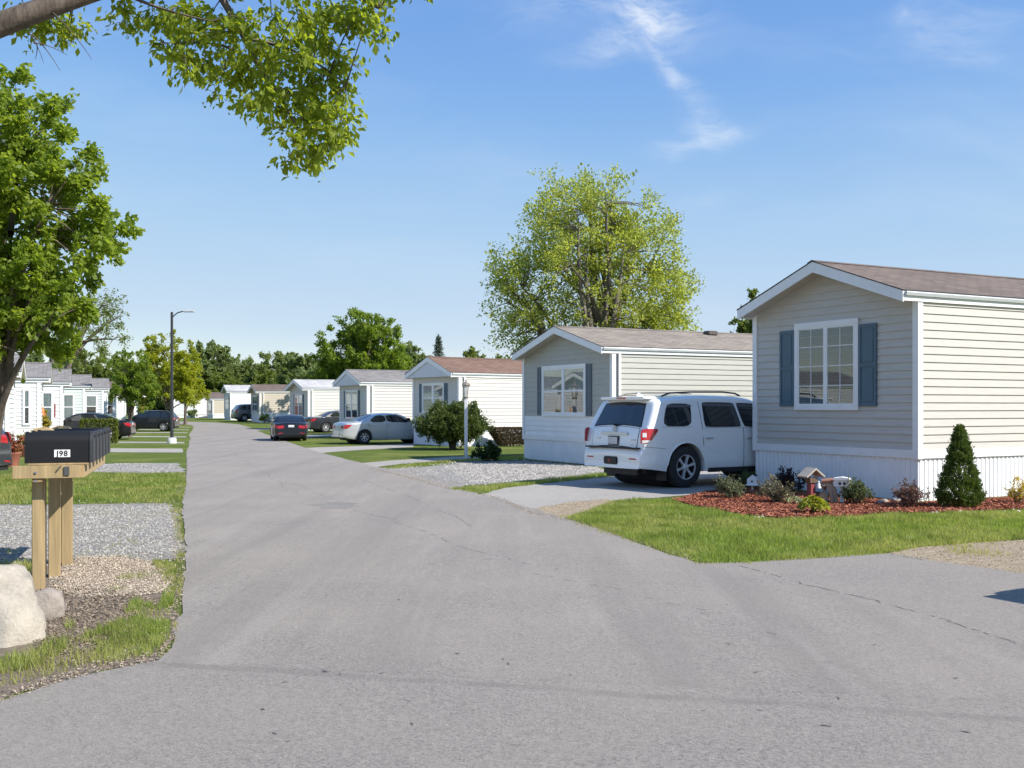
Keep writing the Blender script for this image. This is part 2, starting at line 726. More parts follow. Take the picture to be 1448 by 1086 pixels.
# ------------------------------------------------------------------ foliage
def leaf_cloud(P, size, rng, droop=0., up=.35, aspect=.55, axis=None, fold=.25):
    """one bent leaf of two quads (shared midrib) at each point"""
    n = len(P)
    d = rng.normal(size=(n, 3))
    if axis is not None:
        d = d * .6 + axis
    d[:, 2] -= droop
    d /= np.linalg.norm(d, axis=1)[:, None]
    nn = rng.normal(size=(n, 3))
    nn[:, 2] += up * 3
    side = np.cross(d, nn)
    side /= np.linalg.norm(side, axis=1)[:, None] + 1e-9
    nrm = np.cross(side, d)
    s = (size * rng.uniform(.5, 1.5, n))[:, None]
    b = P - d * s * .5
    t = P + d * s * .5
    l = P + side * s * aspect * .5 + nrm * s * fold * .5
    r = P - side * s * aspect * .5 + nrm * s * fold * .5
    V = np.stack([b, l, t, r], 1).reshape(-1, 3)
    i = np.arange(n)[:, None] * 4
    Fc = np.concatenate([i + np.array([[0, 3, 2]]), i + np.array([[0, 2, 1]])], 1).reshape(-1, 3)
    return V, Fc


def bez(a, b, c, n):
    return [((1 - t) ** 2) * a + 2 * t * (1 - t) * b + t * t * c for t in [i / (n - 1) for i in range(n)]]


def tree(name, label, cat, base, trunk_h, trunk_r, blobs, n_cl, per, leaf, cl_r, lmat, bmat, seed, lean=(0, 0), group=None,
         limbs=7, droop=.2, shell=.55, stems=1, parts=('trunk', 'crown'), hollow=0., aspect=.55, sun_up=.35, twig=.012, z0=None, fine=3):
    rng = np.random.default_rng(seed)
    rnd = random.Random(seed)
    root = thing(name, label, cat, (base[0], base[1], gz(base[1]) if z0 is None else z0), 0, group)
    # cluster centres fill the crown's volumes, most of them near its outside
    W = np.array([b[3] * b[4] * b[5] for b in blobs]) ** .75
    pick = rng.choice(len(blobs), n_cl, p=W / W.sum())
    C = np.zeros((n_cl, 3))
    for i, bi in enumerate(pick):
        b = blobs[bi]
        d = rng.normal(size=3)
        d /= np.linalg.norm(d)
        r = (hollow + (1 - hollow) * rng.random()) ** shell
        C[i] = np.array(b[:3]) + d * r * np.array(b[3:6]) * rng.uniform(.85, 1.08)
    mb = MB()
    top = Vector((lean[0], lean[1], trunk_h))
    cen = np.mean([b[:3] for b in blobs], 0)
    pts, prad = [], []
    for sidx in range(stems):
        off = Vector((0, 0, 0)) if stems == 1 else Vector((math.cos(sidx * 2.4), math.sin(sidx * 2.4), 0)) * trunk_r * 1.6
        tp = top + (off * 3 if stems > 1 else Vector((0, 0, 0)))
        ctrl = Vector((lean[0] * .25, lean[1] * .25, trunk_h * .55)) + off
        path = bez(off + Vector((0, 0, -.1)), ctrl, tp, 7)
        rr = [trunk_r * (1.45 if i == 0 else 1.12 - .45 * i / 6) for i in range(7)]
        mb.tube(path, rr, 9)
        for p, r in zip(path[3:], rr[3:]):
            pts.append(p)
            prad.append(r)
        nl = max(2, limbs // stems)
        order = rng.permutation(n_cl)[:nl]
        for j in order:
            tgt = Vector(C[j])
            st = path[rnd.choice((3, 4, 5, 6, 6))]
            e = st.lerp(tgt, rnd.uniform(.75, .98))
            mid = st.lerp(e, .45) + Vector((rnd.uniform(-.1, .1), rnd.uniform(-.1, .1), .22)) * (e - st).length
            lp = bez(st, mid, e, 8)
            r0 = trunk_r * rnd.uniform(.38, .55)
            lr = [r0 * (1 - .8 * i / 7) + twig * .5 for i in range(8)]
            mb.tube(lp, lr, 6)
            for p, r in zip(lp[2:], lr[2:]):
                pts.append(p)
                prad.append(r)
    PA = np.array([tuple(p) for p in pts])
    for c in C:
        dist = np.linalg.norm(PA - c, axis=1)
        k = int(np.argmin(dist + rng.random(len(dist)) * .1 * dist))
        a = Vector(PA[k])
        e = Vector(c)
        mid = a.lerp(e, .5) + Vector((rnd.uniform(-.25, .25), rnd.uniform(-.25, .25), rnd.uniform(-.05, .25) - droop * .1)) * (e - a).length
        r0 = min(prad[k] * .6, twig * 1.6)
        mb.tube(bez(a, mid, e, 5), [r0, r0 * .8, r0 * .65, r0 * .5, r0 * .3], 4, cap=False)
    mb.build(parts[0], bmat, root, smooth=60, fix=False)
    # leaves: sprays around short twigs of each cluster
    P, AX = [], []
    for c in C:
        outw = c - cen
        outw = outw / (np.linalg.norm(outw) + 1e-6)
        m = int(per * rng.uniform(.6, 1.35))
        for _ in range(fine):
            d = rng.normal(size=3) * .8 + outw * .9 + np.array([0, 0, .15 - droop])
            d /= np.linalg.norm(d)
            L = cl_r * rng.uniform(.7, 1.6)
            t = rng.random(m // fine) ** .8
            q = c + d * (t * L)[:, None] + rng.normal(size=(m // fine, 3)) * cl_r * (.16 + .2 * (1 - t))[:, None]
            P.append(q)
            AX.append(np.repeat(d[None], m // fine, 0))
    P = np.concatenate(P)
    AX = np.concatenate(AX)
    V, Fc = leaf_cloud(P, leaf, rng, droop, sun_up, aspect, AX)
    npmesh(parts[1], V, Fc, lmat, root, k=3)
    return root


# ------------------------------------------------------------------ cars
def interp(pts, x):
    if x <= pts[0][0]:
        return pts[0][1]
    for (a, b), (c, d) in zip(pts, pts[1:]):
        if x <= c:
            t = (x - a) / (c - a) if c > a else 1
            return b + (d - b) * t
    return pts[-1][1]


def smooth_profile(pts, n):
    """Catmull-Rom through the points, resampled by arc length"""
    P = [Vector((p[0], p[1], 0)) for p in pts]
    res = []
    for i in range(len(P) - 1):
        p0, p1, p2, p3 = P[max(i - 1, 0)], P[i], P[i + 1], P[min(i + 2, len(P) - 1)]
        m1 = (p2 - p0) * .5
        m2 = (p3 - p1) * .5
        seg = (p2 - p1).length
        if m1.length > seg:
            m1 = m1.normalized() * seg
        if m2.length > seg:
            m2 = m2.normalized() * seg
        for k in range(12):
            t = k / 12
            res.append((2 * t ** 3 - 3 * t ** 2 + 1) * p1 + (t ** 3 - 2 * t ** 2 + t) * m1 + (-2 * t ** 3 + 3 * t ** 2) * p2 + (t ** 3 - t ** 2) * m2)
    res.append(P[-1])
    for i in range(1, len(res)):
        if res[i].x < res[i - 1].x + 1e-4:
            res[i].x = res[i - 1].x + 1e-4
    return [(p.x, p.y) for p in res]


class Car:
    """A car body swept from its side outline; x runs from the tail to the nose, z up, right side is -y."""

    def __init__(s, spec):
        s.__dict__.update(spec)
        s.prof = smooth_profile(s.top, 12)

    def ztop(s, x):
        return interp(s.prof, x)

    def zlow(s, x):
        z = interp(s.low, x)
        for wx in s.axles:
            d = abs(x - wx)
            ra = s.wr * 1.17
            if d < ra:
                z = max(z, s.wr + math.sqrt(ra * ra - d * d) * .98)
        return z

    def plan(s, x):                       # half width over the length: rounded in plan at both ends
        a = 1.
        e = s.nose_round
        if x < s.tail_round:
            t = 1 - x / s.tail_round
            a = 1 - s.tail_in * t ** 2.6
        if x > s.L - e:
            t = (x - (s.L - e)) / e
            a = 1 - s.nose_in * t ** 2.4
        return s.W / 2 * a

    def half(s, x, z):
        w = s.plan(x)
        b = s.belt
        if z < b:
            k = .965 + .035 * min(1, max(0, (z - .25) / .3))
            k -= .012 * max(0, (z - (b - .3)) / .3) ** 2
            if .48 * b < z < .62 * b:
                k -= .006
        else:
            t = (z - b) / max(.01, s.H - b)
            k = .988 - (s.tumble) * t - .02 * t * t
        return w * k

    def body(s, paint, root):
        xs = set()
        for x, z in s.prof:
            xs.add(round(x, 4))
        for wx in s.axles:
            for i in range(33):
                xs.add(round(wx + s.wr * 1.17 * math.cos(math.pi * i / 32), 4))
            for e in (-1, 1):
                xs.add(round(wx + e * (s.wr * 1.17 + .004), 4))
        xs = sorted(xs)
        rows = []
        NS = 12
        for x in xs:
            zt, zl = s.ztop(x), s.zlow(x)
            if zl > zt - .04:
                zl = zt - .04
            r = min(.16 if zt > s.belt + .1 else .10, (zt - zl) * .35)
            row = []
            wt = s.half(x, zt - r) - r * .75
            cr = s.crown * max(.25, wt)
            for u in (0, .3, .6, .85, 1):
                row.append((x, wt * u, zt - cr * u * u * .12))
            z1 = zt - cr * .12
            for k in (1, 2, 3, 4):
                a = math.pi / 2 * k / 4
                zz = z1 - (z1 - (zt - r)) * (1 - math.cos(a))
                row.append((x, wt + (s.half(x, zt - r) - wt) * math.sin(a), zz))
            for k in range(1, NS + 1):
                z = (zt - r) + (zl - (zt - r)) * k / NS
                row.append((x, s.half(x, z) - (.02 if k == NS else 0), z))
            row.append((x, 0, zl))
            rows.append(row)
        mb = MB()
        m = len(rows[0])
        for sg in (1, -1):
            b = len(mb.v)
            for row in rows:
                for p in row:
                    mb.v.append((p[0], p[1] * sg, p[2]))
            for i in range(len(rows) - 1):
                for k in range(m - 1):
                    q = (b + i * m + k, b + (i + 1) * m + k, b + (i + 1) * m + k + 1, b + i * m + k + 1)
                    mb.f.append(q if sg > 0 else q[::-1])
                    mb.m.append(0)
            for i in (0, len(rows) - 1):
                mb.f.append(tuple(b + i * m + k for k in range(m)))
                mb.m.append(0)
        ob = mb.build('body', paint, root, smooth=None, fix=False)
        me = ob.data
        bm = bmesh.new()
        bm.from_mesh(me)
        bmesh.ops.remove_doubles(bm, verts=bm.verts, dist=.0005)
        bmesh.ops.recalc_face_normals(bm, faces=bm.faces)
        bm.to_mesh(me)
        bm.free()
        me.polygons.foreach_set('use_smooth', [True] * len(me.polygons))
        me.set_sharp_from_angle(angle=R(38))
        return ob

    def side(s, name, quad, mat, root, sg, off=.004, nu=8, nv=6, th=.006, rnd=0.):
        """a panel lying on the body's side: quad = rear-bottom, front-bottom, front-top, rear-top in (x, z)"""
        mb = MB()
        G = []
        for j in range(nv + 1):
            for i in range(nu + 1):
                u, v = i / nu, j / nv
                if rnd:                   # pull the corners in
                    du, dv = abs(2 * u - 1), abs(2 * v - 1)
                    kk = rnd * (du * dv) ** 4
                    u = .5 + (u - .5) * (1 - kk)
                    v = .5 + (v - .5) * (1 - kk)
                x = (quad[0][0] * (1 - u) + quad[1][0] * u) * (1 - v) + (quad[3][0] * (1 - u) + quad[2][0] * u) * v
                z = (quad[0][1] * (1 - u) + quad[1][1] * u) * (1 - v) + (quad[3][1] * (1 - u) + quad[2][1] * u) * v
                G.append((x, z))
        for dd in (off, off - th):
            for x, z in G:
                mb.v.append((x, sg * (s.half(x, z) + dd), z))
        n = len(G)
        for j in range(nv):
            for i in range(nu):
                a = j * (nu + 1) + i
                q = (a, a + 1, a + nu + 2, a + nu + 1)
                mb.f += [q, tuple(n + t for t in q[::-1])]
                mb.m += [0, 0]
        edge = [i for i in range(nu + 1)] + [(j + 1) * (nu + 1) - 1 for j in range(1, nv + 1)] + [nv * (nu + 1) + i for i in range(nu - 1, -1, -1)] + [j * (nu + 1) for j in range(nv - 1, 0, -1)]
        for a, b in zip(edge, edge[1:] + edge[:1]):
            mb.f.append((a, b, n + b, n + a))
            mb.m.append(0)
        return mb.build(name, mat, root, smooth=35)

    def top_at(s, t0):                    # profile position by x, with outward normal
        x = t0
        e = .01
        z0, z1 = s.ztop(x - e), s.ztop(x + e)
        d = Vector((2 * e, 0, z1 - z0)).normalized()
        return Vector((x, 0, s.ztop(x))), Vector((-d.z, 0, d.x))

    def over(s, name, x0, x1, w0, w1, mat, root, off=.006, nu=8, nv=8, th=.006, zparam=None, cy=0.):
        """a panel lying across the top/front/back surface between two stations of the outline"""
        pts = [p for p in s.prof if x0 <= p[0] <= x1]
        pts = [(x0, s.ztop(x0))] + pts + [(x1, s.ztop(x1))]
        acc = [0]
        for a, b in zip(pts, pts[1:]):
            acc.append(acc[-1] + math.hypot(b[0] - a[0], b[1] - a[1]))
        mb = MB()
        lay = []
        for j in range(nv + 1):
            d = acc[-1] * j / nv
            for k in range(len(pts) - 1):
                if d <= acc[k + 1] + 1e-9:
                    t = (d - acc[k]) / max(1e-9, acc[k + 1] - acc[k])
                    x = pts[k][0] + (pts[k + 1][0] - pts[k][0]) * t
                    z = pts[k][1] + (pts[k + 1][1] - pts[k][1]) * t
                    dr = Vector((pts[k + 1][0] - pts[k][0], 0, pts[k + 1][1] - pts[k][1])).normalized()
                    break
            nrm = Vector((-dr.z, 0, dr.x))
            wv = w0 + (w1 - w0) * j / nv
            r = min(.16, (z - .3) * .35)
            wt = max(.05, s.half(x, z - r) - r * .75)
            for i in range(nu + 1):
                u = 2 * i / nu - 1
                y = cy + u * wv
                uu = y / wt
                zz = z - s.crown * max(.25, wt) * uu * uu * .12
                lay.append((Vector((x, y, zz)), nrm))
        for dd in (off, off - th):
            for p, nn in lay:
                mb.v.append(tuple(p + nn * dd))
        n = len(lay)
        for j in range(nv):
            for i in range(nu):
                a = j * (nu + 1) + i
                q = (a, a + 1, a + nu + 2, a + nu + 1)
                mb.f += [q, tuple(n + t for t in q[::-1])]
                mb.m += [0, 0]
        edge = [i for i in range(nu + 1)] + [(j + 1) * (nu + 1) - 1 for j in range(1, nv + 1)] + [nv * (nu + 1) + i for i in range(nu - 1, -1, -1)] + [j * (nu + 1) for j in range(nv - 1, 0, -1)]
        for a, b in zip(edge, edge[1:] + edge[:1]):
            mb.f.append((a, b, n + b, n + a))
            mb.m.append(0)
        return mb.build(name, mat, root, smooth=35)


def wheel(root, x, y, r, w, sg, spokes=6, rim=ALLOY):
    mb = MB()
    h = w / 2
    mb.lathe([(r * .60, -h), (r * .86, -h), (r * .95, -h * .92), (r, -h * .7), (r, h * .7), (r * .95, h * .92), (r * .86, h), (r * .60, h), (r * .56, h * .8), (r * .56, -h * .8), (r * .6, -h)], (x, y, r), 'y', 32)
    t = mb.build('wheel', RUBBER, root, smooth=40)
    m = MB()
    o = sg * (h - .012)
    f = 1 if sg > 0 else -1
    m.lathe([(r * .625, o), (r * .62, o + f * .008), (r * .57, o + f * .006), (r * .555, o - f * .10), (r * .1, o - f * .10)], (x, y, r), 'y', 32, 1)
    m.lathe([(r * .628, o - f * .002), (r * .626, o + f * .010), (r * .56, o + f * .006), (r * .555, o - f * .02)], (x, y, r), 'y', 32, 0)
    for k in range(spokes):
        a = 2 * math.pi * (k + .25) / spokes
        ca, sa = math.cos(a), math.sin(a)
        pa = [(r * .1, r * .055), (r * .34, r * .045), (r * .57, r * .075)]
        for (r0, w0), (r1, w1) in zip(pa, pa[1:]):
            ring = []
            for rr, ww in ((r0, w0), (r1, w1)):
                for e in (-1, 1):
                    for dep in (.004, -.045):
                        ring.append((x + rr * ca - e * ww * sa, y + o + f * (dep - .012 * (1 - rr / r)), r + rr * sa + e * ww * ca))
            b = len(m.v)
            m.v += ring
            for q in ((0, 2, 6, 4), (1, 5, 7, 3), (0, 4, 5, 1), (2, 3, 7, 6)):
                m.f.append(tuple(b + i for i in q))
                m.m.append(0)
    m.lathe([(r * .17, o - f * .06), (r * .17, o - f * .006), (r * .1, o + f * .003), (.001, o + f * .004)], (x, y, r), 'y', 20, 0)
    m.build('rim', [rim, BLACKPL], t, smooth=35)
    return t


SUV = dict(L=5.2, W=2.03, H=1.90, wr=.422, belt=1.20, axles=(1.15, 4.25), tumble=.135, crown=.5,
           tail_round=.5, tail_in=.10, nose_round=.9, nose_in=.22,
           top=[(0, .44), (.012, .52), (.016, .70), (.05, .80), (.085, .84), (.10, .95), (.125, 1.10), (.165, 1.235), (.30, 1.52), (.40, 1.72), (.47, 1.80), (.7, 1.85), (1.4, 1.895), (2.2, 1.9),
                (2.8, 1.875), (3.15, 1.80), (3.55, 1.53), (3.95, 1.27), (4.2, 1.21), (4.75, 1.13), (5.0, 1.02), (5.12, .86), (5.18, .7), (5.2, .45)],
           low=[(0, .42), (.25, .40), (.8, .33), (4.6, .33), (5.0, .32), (5.2, .42)])
SEDAN = dict(L=4.75, W=1.82, H=1.44, wr=.325, belt=.97, axles=(1.0, 3.75), tumble=.165, crown=.55,
             tail_round=.6, tail_in=.17, nose_round=.95, nose_in=.28,
             top=[(0, .36), (.01, .5), (.025, .66), (.05, .80), (.085, .93), (.16, 1.0), (.45, 1.035), (.80, 1.06), (1.1, 1.20), (1.45, 1.345), (1.8, 1.415), (2.2, 1.44), (2.6, 1.42), (2.95, 1.335),
                  (3.3, 1.15), (3.6, 1.0), (3.85, .955), (4.3, .87), (4.58, .76), (4.7, .62), (4.75, .38)],
             low=[(0, .32), (.3, .26), (.7, .2), (4.1, .2), (4.5, .2), (4.75, .3)])
WAGON = dict(SEDAN, L=4.5, H=1.6, wr=.34, belt=1.02, axles=(.85, 3.5), tail_round=.5, tail_in=.12,
             top=[(0, .40), (.015, .6), (.04, .78), (.08, .95), (.13, 1.08), (.28, 1.32), (.42, 1.49), (.6, 1.55), (1.2, 1.595), (1.8, 1.6), (2.3, 1.56), (2.65, 1.45), (3.1, 1.18), (3.4, 1.05), (3.7, 1.0), (4.15, .9), (4.36, .78), (4.46, .6), (4.5, .4)],
             low=[(0, .36), (.3, .28), (.7, .22), (4.0, .22), (4.5, .32)])


def make_car(spec, kind, name, label, cat, loc, heading, paint, scale=1., group=None, detail=True, rim=ALLOY, plate=True):
    """loc is the ground under the tail's middle; heading is the compass angle of the nose (0 = away, positive = to the right)"""
    root = thing(name, label, cat, loc, R(90 - heading), group)
    root.scale = (scale,) * 3
    c = Car(spec)
    c.body(paint, root)
    L, W = c.L, c.W
    ub = MB()
    ub.box(.35, L - .35, -W / 2 + .34, W / 2 - .34, c.low[2][1] - .03, c.belt - .15)
    for ax in c.axles:                                         # liners above the wheels
        ub.tube([(ax, -W / 2 + .36, c.wr), (ax, W / 2 - .36, c.wr)], c.wr * 1.14, 20)
    ub.build('underbody', BLACKPL, root)
    for sg in (-1, 1):
        for i, ax in enumerate(c.axles):
            wheel(root, ax, sg * (W / 2 - (.155 if kind == 'suv' else .13)), c.wr, .27 if kind == 'suv' else .215, sg, 6 if kind == 'suv' else 7, rim)
    B = c.belt
    gap = BLACKPL
    for sg in (-1, 1):
        if kind == 'suv':
            wins = [('quarter_window', [(.56, B + .06), (1.28, B + .06), (1.33, 1.68), (.72, 1.68)], .16),
                    ('rear_door_window', [(1.66, B + .04), (2.64, B + .04), (2.50, 1.70), (1.66, 1.71)], .05),
                    ('front_door_window', [(2.74, B + .04), (3.72, B + .02), (3.12, 1.68), (2.60, 1.70)], .06)]
            doors = [('rear_door', [(1.62, .82), (2.70, .42), (2.70, B), (1.56, B)]), ('front_door', [(2.72, .42), (3.72, .42), (3.80, B - .03), (2.72, B)])]
            handles = ((1.74, 1.0), (2.86, .99))
            seams = [[(1.595, .84), (1.607, .84), (1.552, 1.74), (1.54, 1.74)], [(2.705, .40), (2.717, .40), (2.717, B), (2.705, B)], [(3.73, .40), (3.742, .40), (3.83, B), (3.818, B)]]
            lampq = [(.03, .90), (.20, .92), (.44, 1.20), (.04, 1.20)]
        elif kind == 'sedan':
            wins = [('rear_door_window', [(1.22, B + .045), (2.05, B + .045), (1.98, 1.32), (1.50, 1.29)], .35),
                    ('front_door_window', [(2.13, B + .045), (3.22, B + .03), (2.66, 1.325), (2.06, 1.325)], .18)]
            doors = [('rear_door', [(1.40, .50), (2.08, .27), (2.08, B), (1.18, B)]), ('front_door', [(2.10, .27), (3.22, .27), (3.30, B - .02), (2.10, B)])]
            handles = ((1.32, .86), (2.2, .85))
            seams = [[(1.37, .48), (1.382, .46), (1.15, B), (1.138, B)], [(2.084, .26), (2.096, .26), (2.096, B), (2.084, B)], [(3.23, .26), (3.242, .26), (3.32, B), (3.308, B)]]
            lampq = [(.04, .70), (.20, .72), (.40, .89), (.07, .90)]
        else:
            wins = [('quarter_window', [(.48, B + .06), (1.02, B + .05), (1.02, 1.44), (.66, 1.42)], .3),
                    ('rear_door_window', [(1.12, B + .045), (1.95, B + .045), (1.88, 1.47), (1.12, 1.46)], .15),
                    ('front_door_window', [(2.03, B + .045), (2.98, B + .03), (2.46, 1.46), (1.96, 1.47)], .15)]
            doors = [('rear_door', [(1.25, .52), (1.98, .29), (1.98, B), (1.08, B)]), ('front_door', [(2.0, .29), (2.98, .29), (3.06, B - .02), (2.0, B)])]
            handles = ((1.2, .9), (2.1, .89))
            seams = [[(1.22, .5), (1.232, .5), (1.072, B), (1.06, B)], [(1.986, .28), (1.998, .28), (1.998, B), (1.986, B)], [(2.99, .28), (3.002, .28), (3.08, B), (3.068, B)]]
            lampq = [(.05, .86), (.2, .87), (.3, 1.1), (.1, 1.1)]
        for nm, q, rd in wins:
            cx = sum(p[0] for p in q) / 4
            cz = sum(p[1] for p in q) / 4
            qq = [(cx + (p[0] - cx) * 1.045, cz + (p[1] - cz) * 1.09) for p in q]
            fr = c.side('window_seal', qq, BLACKPL, root, sg, .0035, 16, 12, .006, rd)
            fr.name = nm
            if kind == 'suv':
                lerp2 = lambda a, b, t: (a[0] + (b[0] - a[0]) * t, a[1] + (b[1] - a[1]) * t)
                c.side('rain_visor', [lerp2(q[0], q[3], .86), lerp2(q[1], q[2], .86), lerp2(q[1], q[2], .99), lerp2(q[0], q[3], .99)], VISOR, fr, sg, .022, 10, 2, .012, 0)
                c.side('window_trim', [lerp2(qq[0], qq[3], -.03), lerp2(qq[1], qq[2], -.03), lerp2(qq[1], qq[2], .0), lerp2(qq[0], qq[3], .0)], ALLOY, fr, sg, .010, 10, 2, .01, 0)
            c.side('pane', q, CARGLASS, fr, sg, .0075, 16, 12, .005, rd)
        for nm, q in doors:
            d = c.side(nm, q, paint, root, sg, .0045, 14, 8, .006, .03)
        for (hx, hz) in handles:
            h = MB()
            y = sg * (c.half(hx, hz) + .03)
            h.tube([(hx - .1, y - sg * .03, hz), (hx - .085, y, hz), (hx + .085, y, hz), (hx + .1, y - sg * .03, hz)], .017, 6)
            h.build('door_handle', ALLOY if kind == 'suv' else paint, root, smooth=40)
        for q in seams:
            c.side('door_seam', q, gap, root, sg, .002, 2, 10, .004)
        lp = c.side('tail_light', lampq, REDLAMP, root, sg, .012, 12, 8, .02, .12)
        if kind == 'suv':
            c.side('reversing_lens', [(.06, 1.035), (.14, 1.035), (.14, 1.12), (.065, 1.12)], CLEARLAMP, lp, sg, .016, 5, 4, .01)
            c.side('indicator_lens', [(.05, .915), (.2, .935), (.24, .975), (.05, .975)], CLEARLAMP, lp, sg, .016, 5, 3, .01)
            c.side('rocker_panel', [(1.75, .30), (3.65, .30), (3.65, .39), (1.75, .39)], BLACKPL, root, sg, .03, 8, 3, .05)
            rb = MB()
            rb.tube([(.75, sg * .70, 1.845), (.95, sg * .71, 1.91), (1.5, sg * .71, 1.935), (2.4, sg * .71, 1.94), (2.75, sg * .70, 1.915), (2.9, sg * .69, 1.865)], .019, 6)
            rb.build('roof_rail', DARKMETAL, root, smooth=40)
            c.side('bumper_seam', [(.06, .845), (.60, .80), (.60, .806), (.06, .852)], gap, root, sg, .003, 10, 2, .004)
            c.side('fuel_door', [(.95, .98), (1.13, .98), (1.13, 1.13), (.95, 1.13)], paint, root, -1, .004, 4, 4, .005) if sg > 0 else None
        for ax in c.axles:
            fl = MB()
            ra = c.wr * 1.175
            pth = []
            for i in range(17):
                a = math.pi * (.03 + .94 * i / 16)
                x, z = ax + ra * math.cos(a), c.wr + ra * math.sin(a)
                pth.append((x, sg * (c.half(x, z) - .004), z))
            fl.tube(pth, .017, 5)
            fl.build('wheel_arch', paint, root, smooth=50)
        mr = MB()
        mx = 3.55 if kind == 'suv' else (3.08 if kind == 'sedan' else 2.85)
        my = c.half(mx, B)
        mr.bevbox(mx - .07, mx + .07, sg * (my + .16) - .11, sg * (my + .16) + .11, B + .06, B + .22, 0, .03)
        mr.box(mx - .02, mx + .02, min(sg * (my - .05), sg * (my + .08)), max(sg * (my - .05), sg * (my + .08)), B + .03, B + .09)
        mr.build('wing_mirror', paint if kind == 'suv' else BLACKPL, root, smooth=40)
        hx0 = L - .42
        c.side('headlight', [(L - .42, B - .22), (L - .12, B - .28), (L - .2, B - .16), (L - .5, B - .10)], CLEARLAMP, root, sg, .008, 6, 4, .01)
    if kind == 'suv':
        c.over('tailgate_gap', .080, .168, .745, .765, BLACKPL, root, .003, 10, 8, .006)
        c.over('tailgate', .088, .164, .73, .75, paint, root, .008, 10, 8, .009)
        rw = c.over('rear_window', .178, .405, .78, .66, BLACKPL, root, .008, 10, 8, .008)
        c.over('pane', .186, .398, .755, .64, CARGLASS, rw, .012, 10, 8, .006)
        sp = MB()
        sp.bevbox(.27, .62, -.72, .72, 1.775, 1.835, 0, .022)
        sp.build('spoiler', paint, root, smooth=40)
        bl = MB()
        bl.bevbox(.255, .29, -.14, .14, 1.79, 1.82, 0, .006)
        bl.build('brake_light', REDLAMP, root, smooth=40)
        fn = MB()
        fn.prism([(.66, 1.855), (.86, 1.86), (.80, 1.89), (.72, 1.925)], lambda u, v, d: (u, d, v), -.012, .012)
        fn.build('roof_fin', paint, root)
        bs = MB()
        bs.bevbox(-.02, .16, -.86, .86, .795, .825, 0, .01)
        bs.build('bumper_step', BLACKPL, root, smooth=40)
        gr = MB()
        gr.bevbox(.075, .12, -.45, .45, 1.065, 1.12, 0, .012)
        gr.build('chrome_bar', ALLOY, root, smooth=40)
        pl = MB()
        pl.bevbox(.06, .11, -.17, .17, .86, 1.04, 0, .008)
        pp = pl.build('plate_holder', DARKMETAL, root)
        pl = MB()
        pl.box(.052, .062, -.15, .15, .88, 1.02)
        pl.build('plate', simple('plate_white', (.62, .63, .64), .5, var=.25, vscale=24), pp)
        em = MB()
        em.lathe([(.052, .118), (.052, .10), (.066, .10), (.066, .118), (.052, .118)], (0, 0, 1.185), 'x', 20)
        em.lathe([(.02, .118), (.02, .10), (.034, .10), (.034, .118), (.02, .118)], (0, 0, 1.185), 'x', 16)
        em.build('emblem', ALLOY, root, smooth=40)
        for q in ((.52, .99), (-.62, .97), (-.60, .88)):
            e2 = MB()
            e2.bevbox(.085, .10, q[0] - .07, q[0] + .07, q[1] - .016, q[1] + .016, 0, .005)
            e2.build('badge', ALLOY, root)
        ht = MB()
        ht.bevbox(-.02, .2, -.22, .22, .47, .63, 0, .02)
        hh = ht.build('tow_hitch', BLACKPL, root, smooth=40)
        ht = MB()
        ht.box(-.03, .05, -.025, .025, .52, .57)
        ht.build('hitch_cover', REDLAMP, hh)
        for sg in (-1, 1):
            rf = MB()
            rf.bevbox(.008, .05, sg * .70 - .12, sg * .70 + .12, .575, .625, 0, .012)
            rf.build('reflector', REDLAMP, root, smooth=40)
            mf = MB()
            mf.box(.64, .66, sg * .82 - .15, sg * .82 + .15, .16, .5)
            mf.build('mud_flap', BLACKPL, root)
        wp = MB()
        wp.tube([(.15, .02, 1.25), (.19, -.3, 1.29)], .012, 5)
        wp.lathe([(.03, .12), (.03, .16), (.0, .16)], (0, .02, 1.255), 'x', 10)
        wp.build('rear_wiper', BLACKPL, root)
        ex = MB()
        ex.box(.25, .75, -.55, .55, .26, .40)
        ex.build('rear_axle', BLACKPL, root)
        c.over('windscreen', 3.2, 3.9, .64, .78, CARGLASS, root, .008, 8, 8)
    else:
        if kind == 'sedan':
            c.over('rear_window', .86, 1.46, .64, .52, CARGLASS, root, .007, 8, 8)
            c.over('windscreen', 2.72, 3.52, .52, .66, CARGLASS, root, .007, 8, 8)
            c.over('boot_lid', .055, .8, .56, .56, paint, root, .005, 8, 10, .008)
            zl, zp, lx = (.72, .88), (.76, .87), .03
        else:
            c.over('rear_window', .16, .42, .62, .52, CARGLASS, root, .008, 8, 8)
            c.over('windscreen', 2.5, 3.3, .54, .66, CARGLASS, root, .007, 8, 8)
            zl, zp, lx = (.88, 1.06), (.76, .88), .05
        for sg in (-1, 1):
            xa = min(x for x, z in c.prof if z > zl[0])
            xb = min(x for x, z in c.prof if z > zl[1])
            c.over('tail_lens', xa, xb, .165, .165, REDLAMP, root, .012, 6, 5, .02, cy=sg * .56)
            xa = min(x for x, z in c.prof if z > .44)
            xb = min(x for x, z in c.prof if z > .48)
            c.over('reflector', xa, xb, .13, .13, REDLAMP, root, .008, 4, 3, .012, cy=sg * .58)
        if plate:
            xa = min(x for x, z in c.prof if z > zp[0])
            xb = min(x for x, z in c.prof if z > zp[1])
            c.over('plate', xa, xb, .155, .155, simple('plate_white', (.62, .63, .64), .5, var=.25, vscale=24), root, .014, 4, 3, .012)
        bl = MB()
        bl.box(.04, .3, -.7, .7, .25, .34)
        bl.build('bumper_valance', BLACKPL, root)
    return root
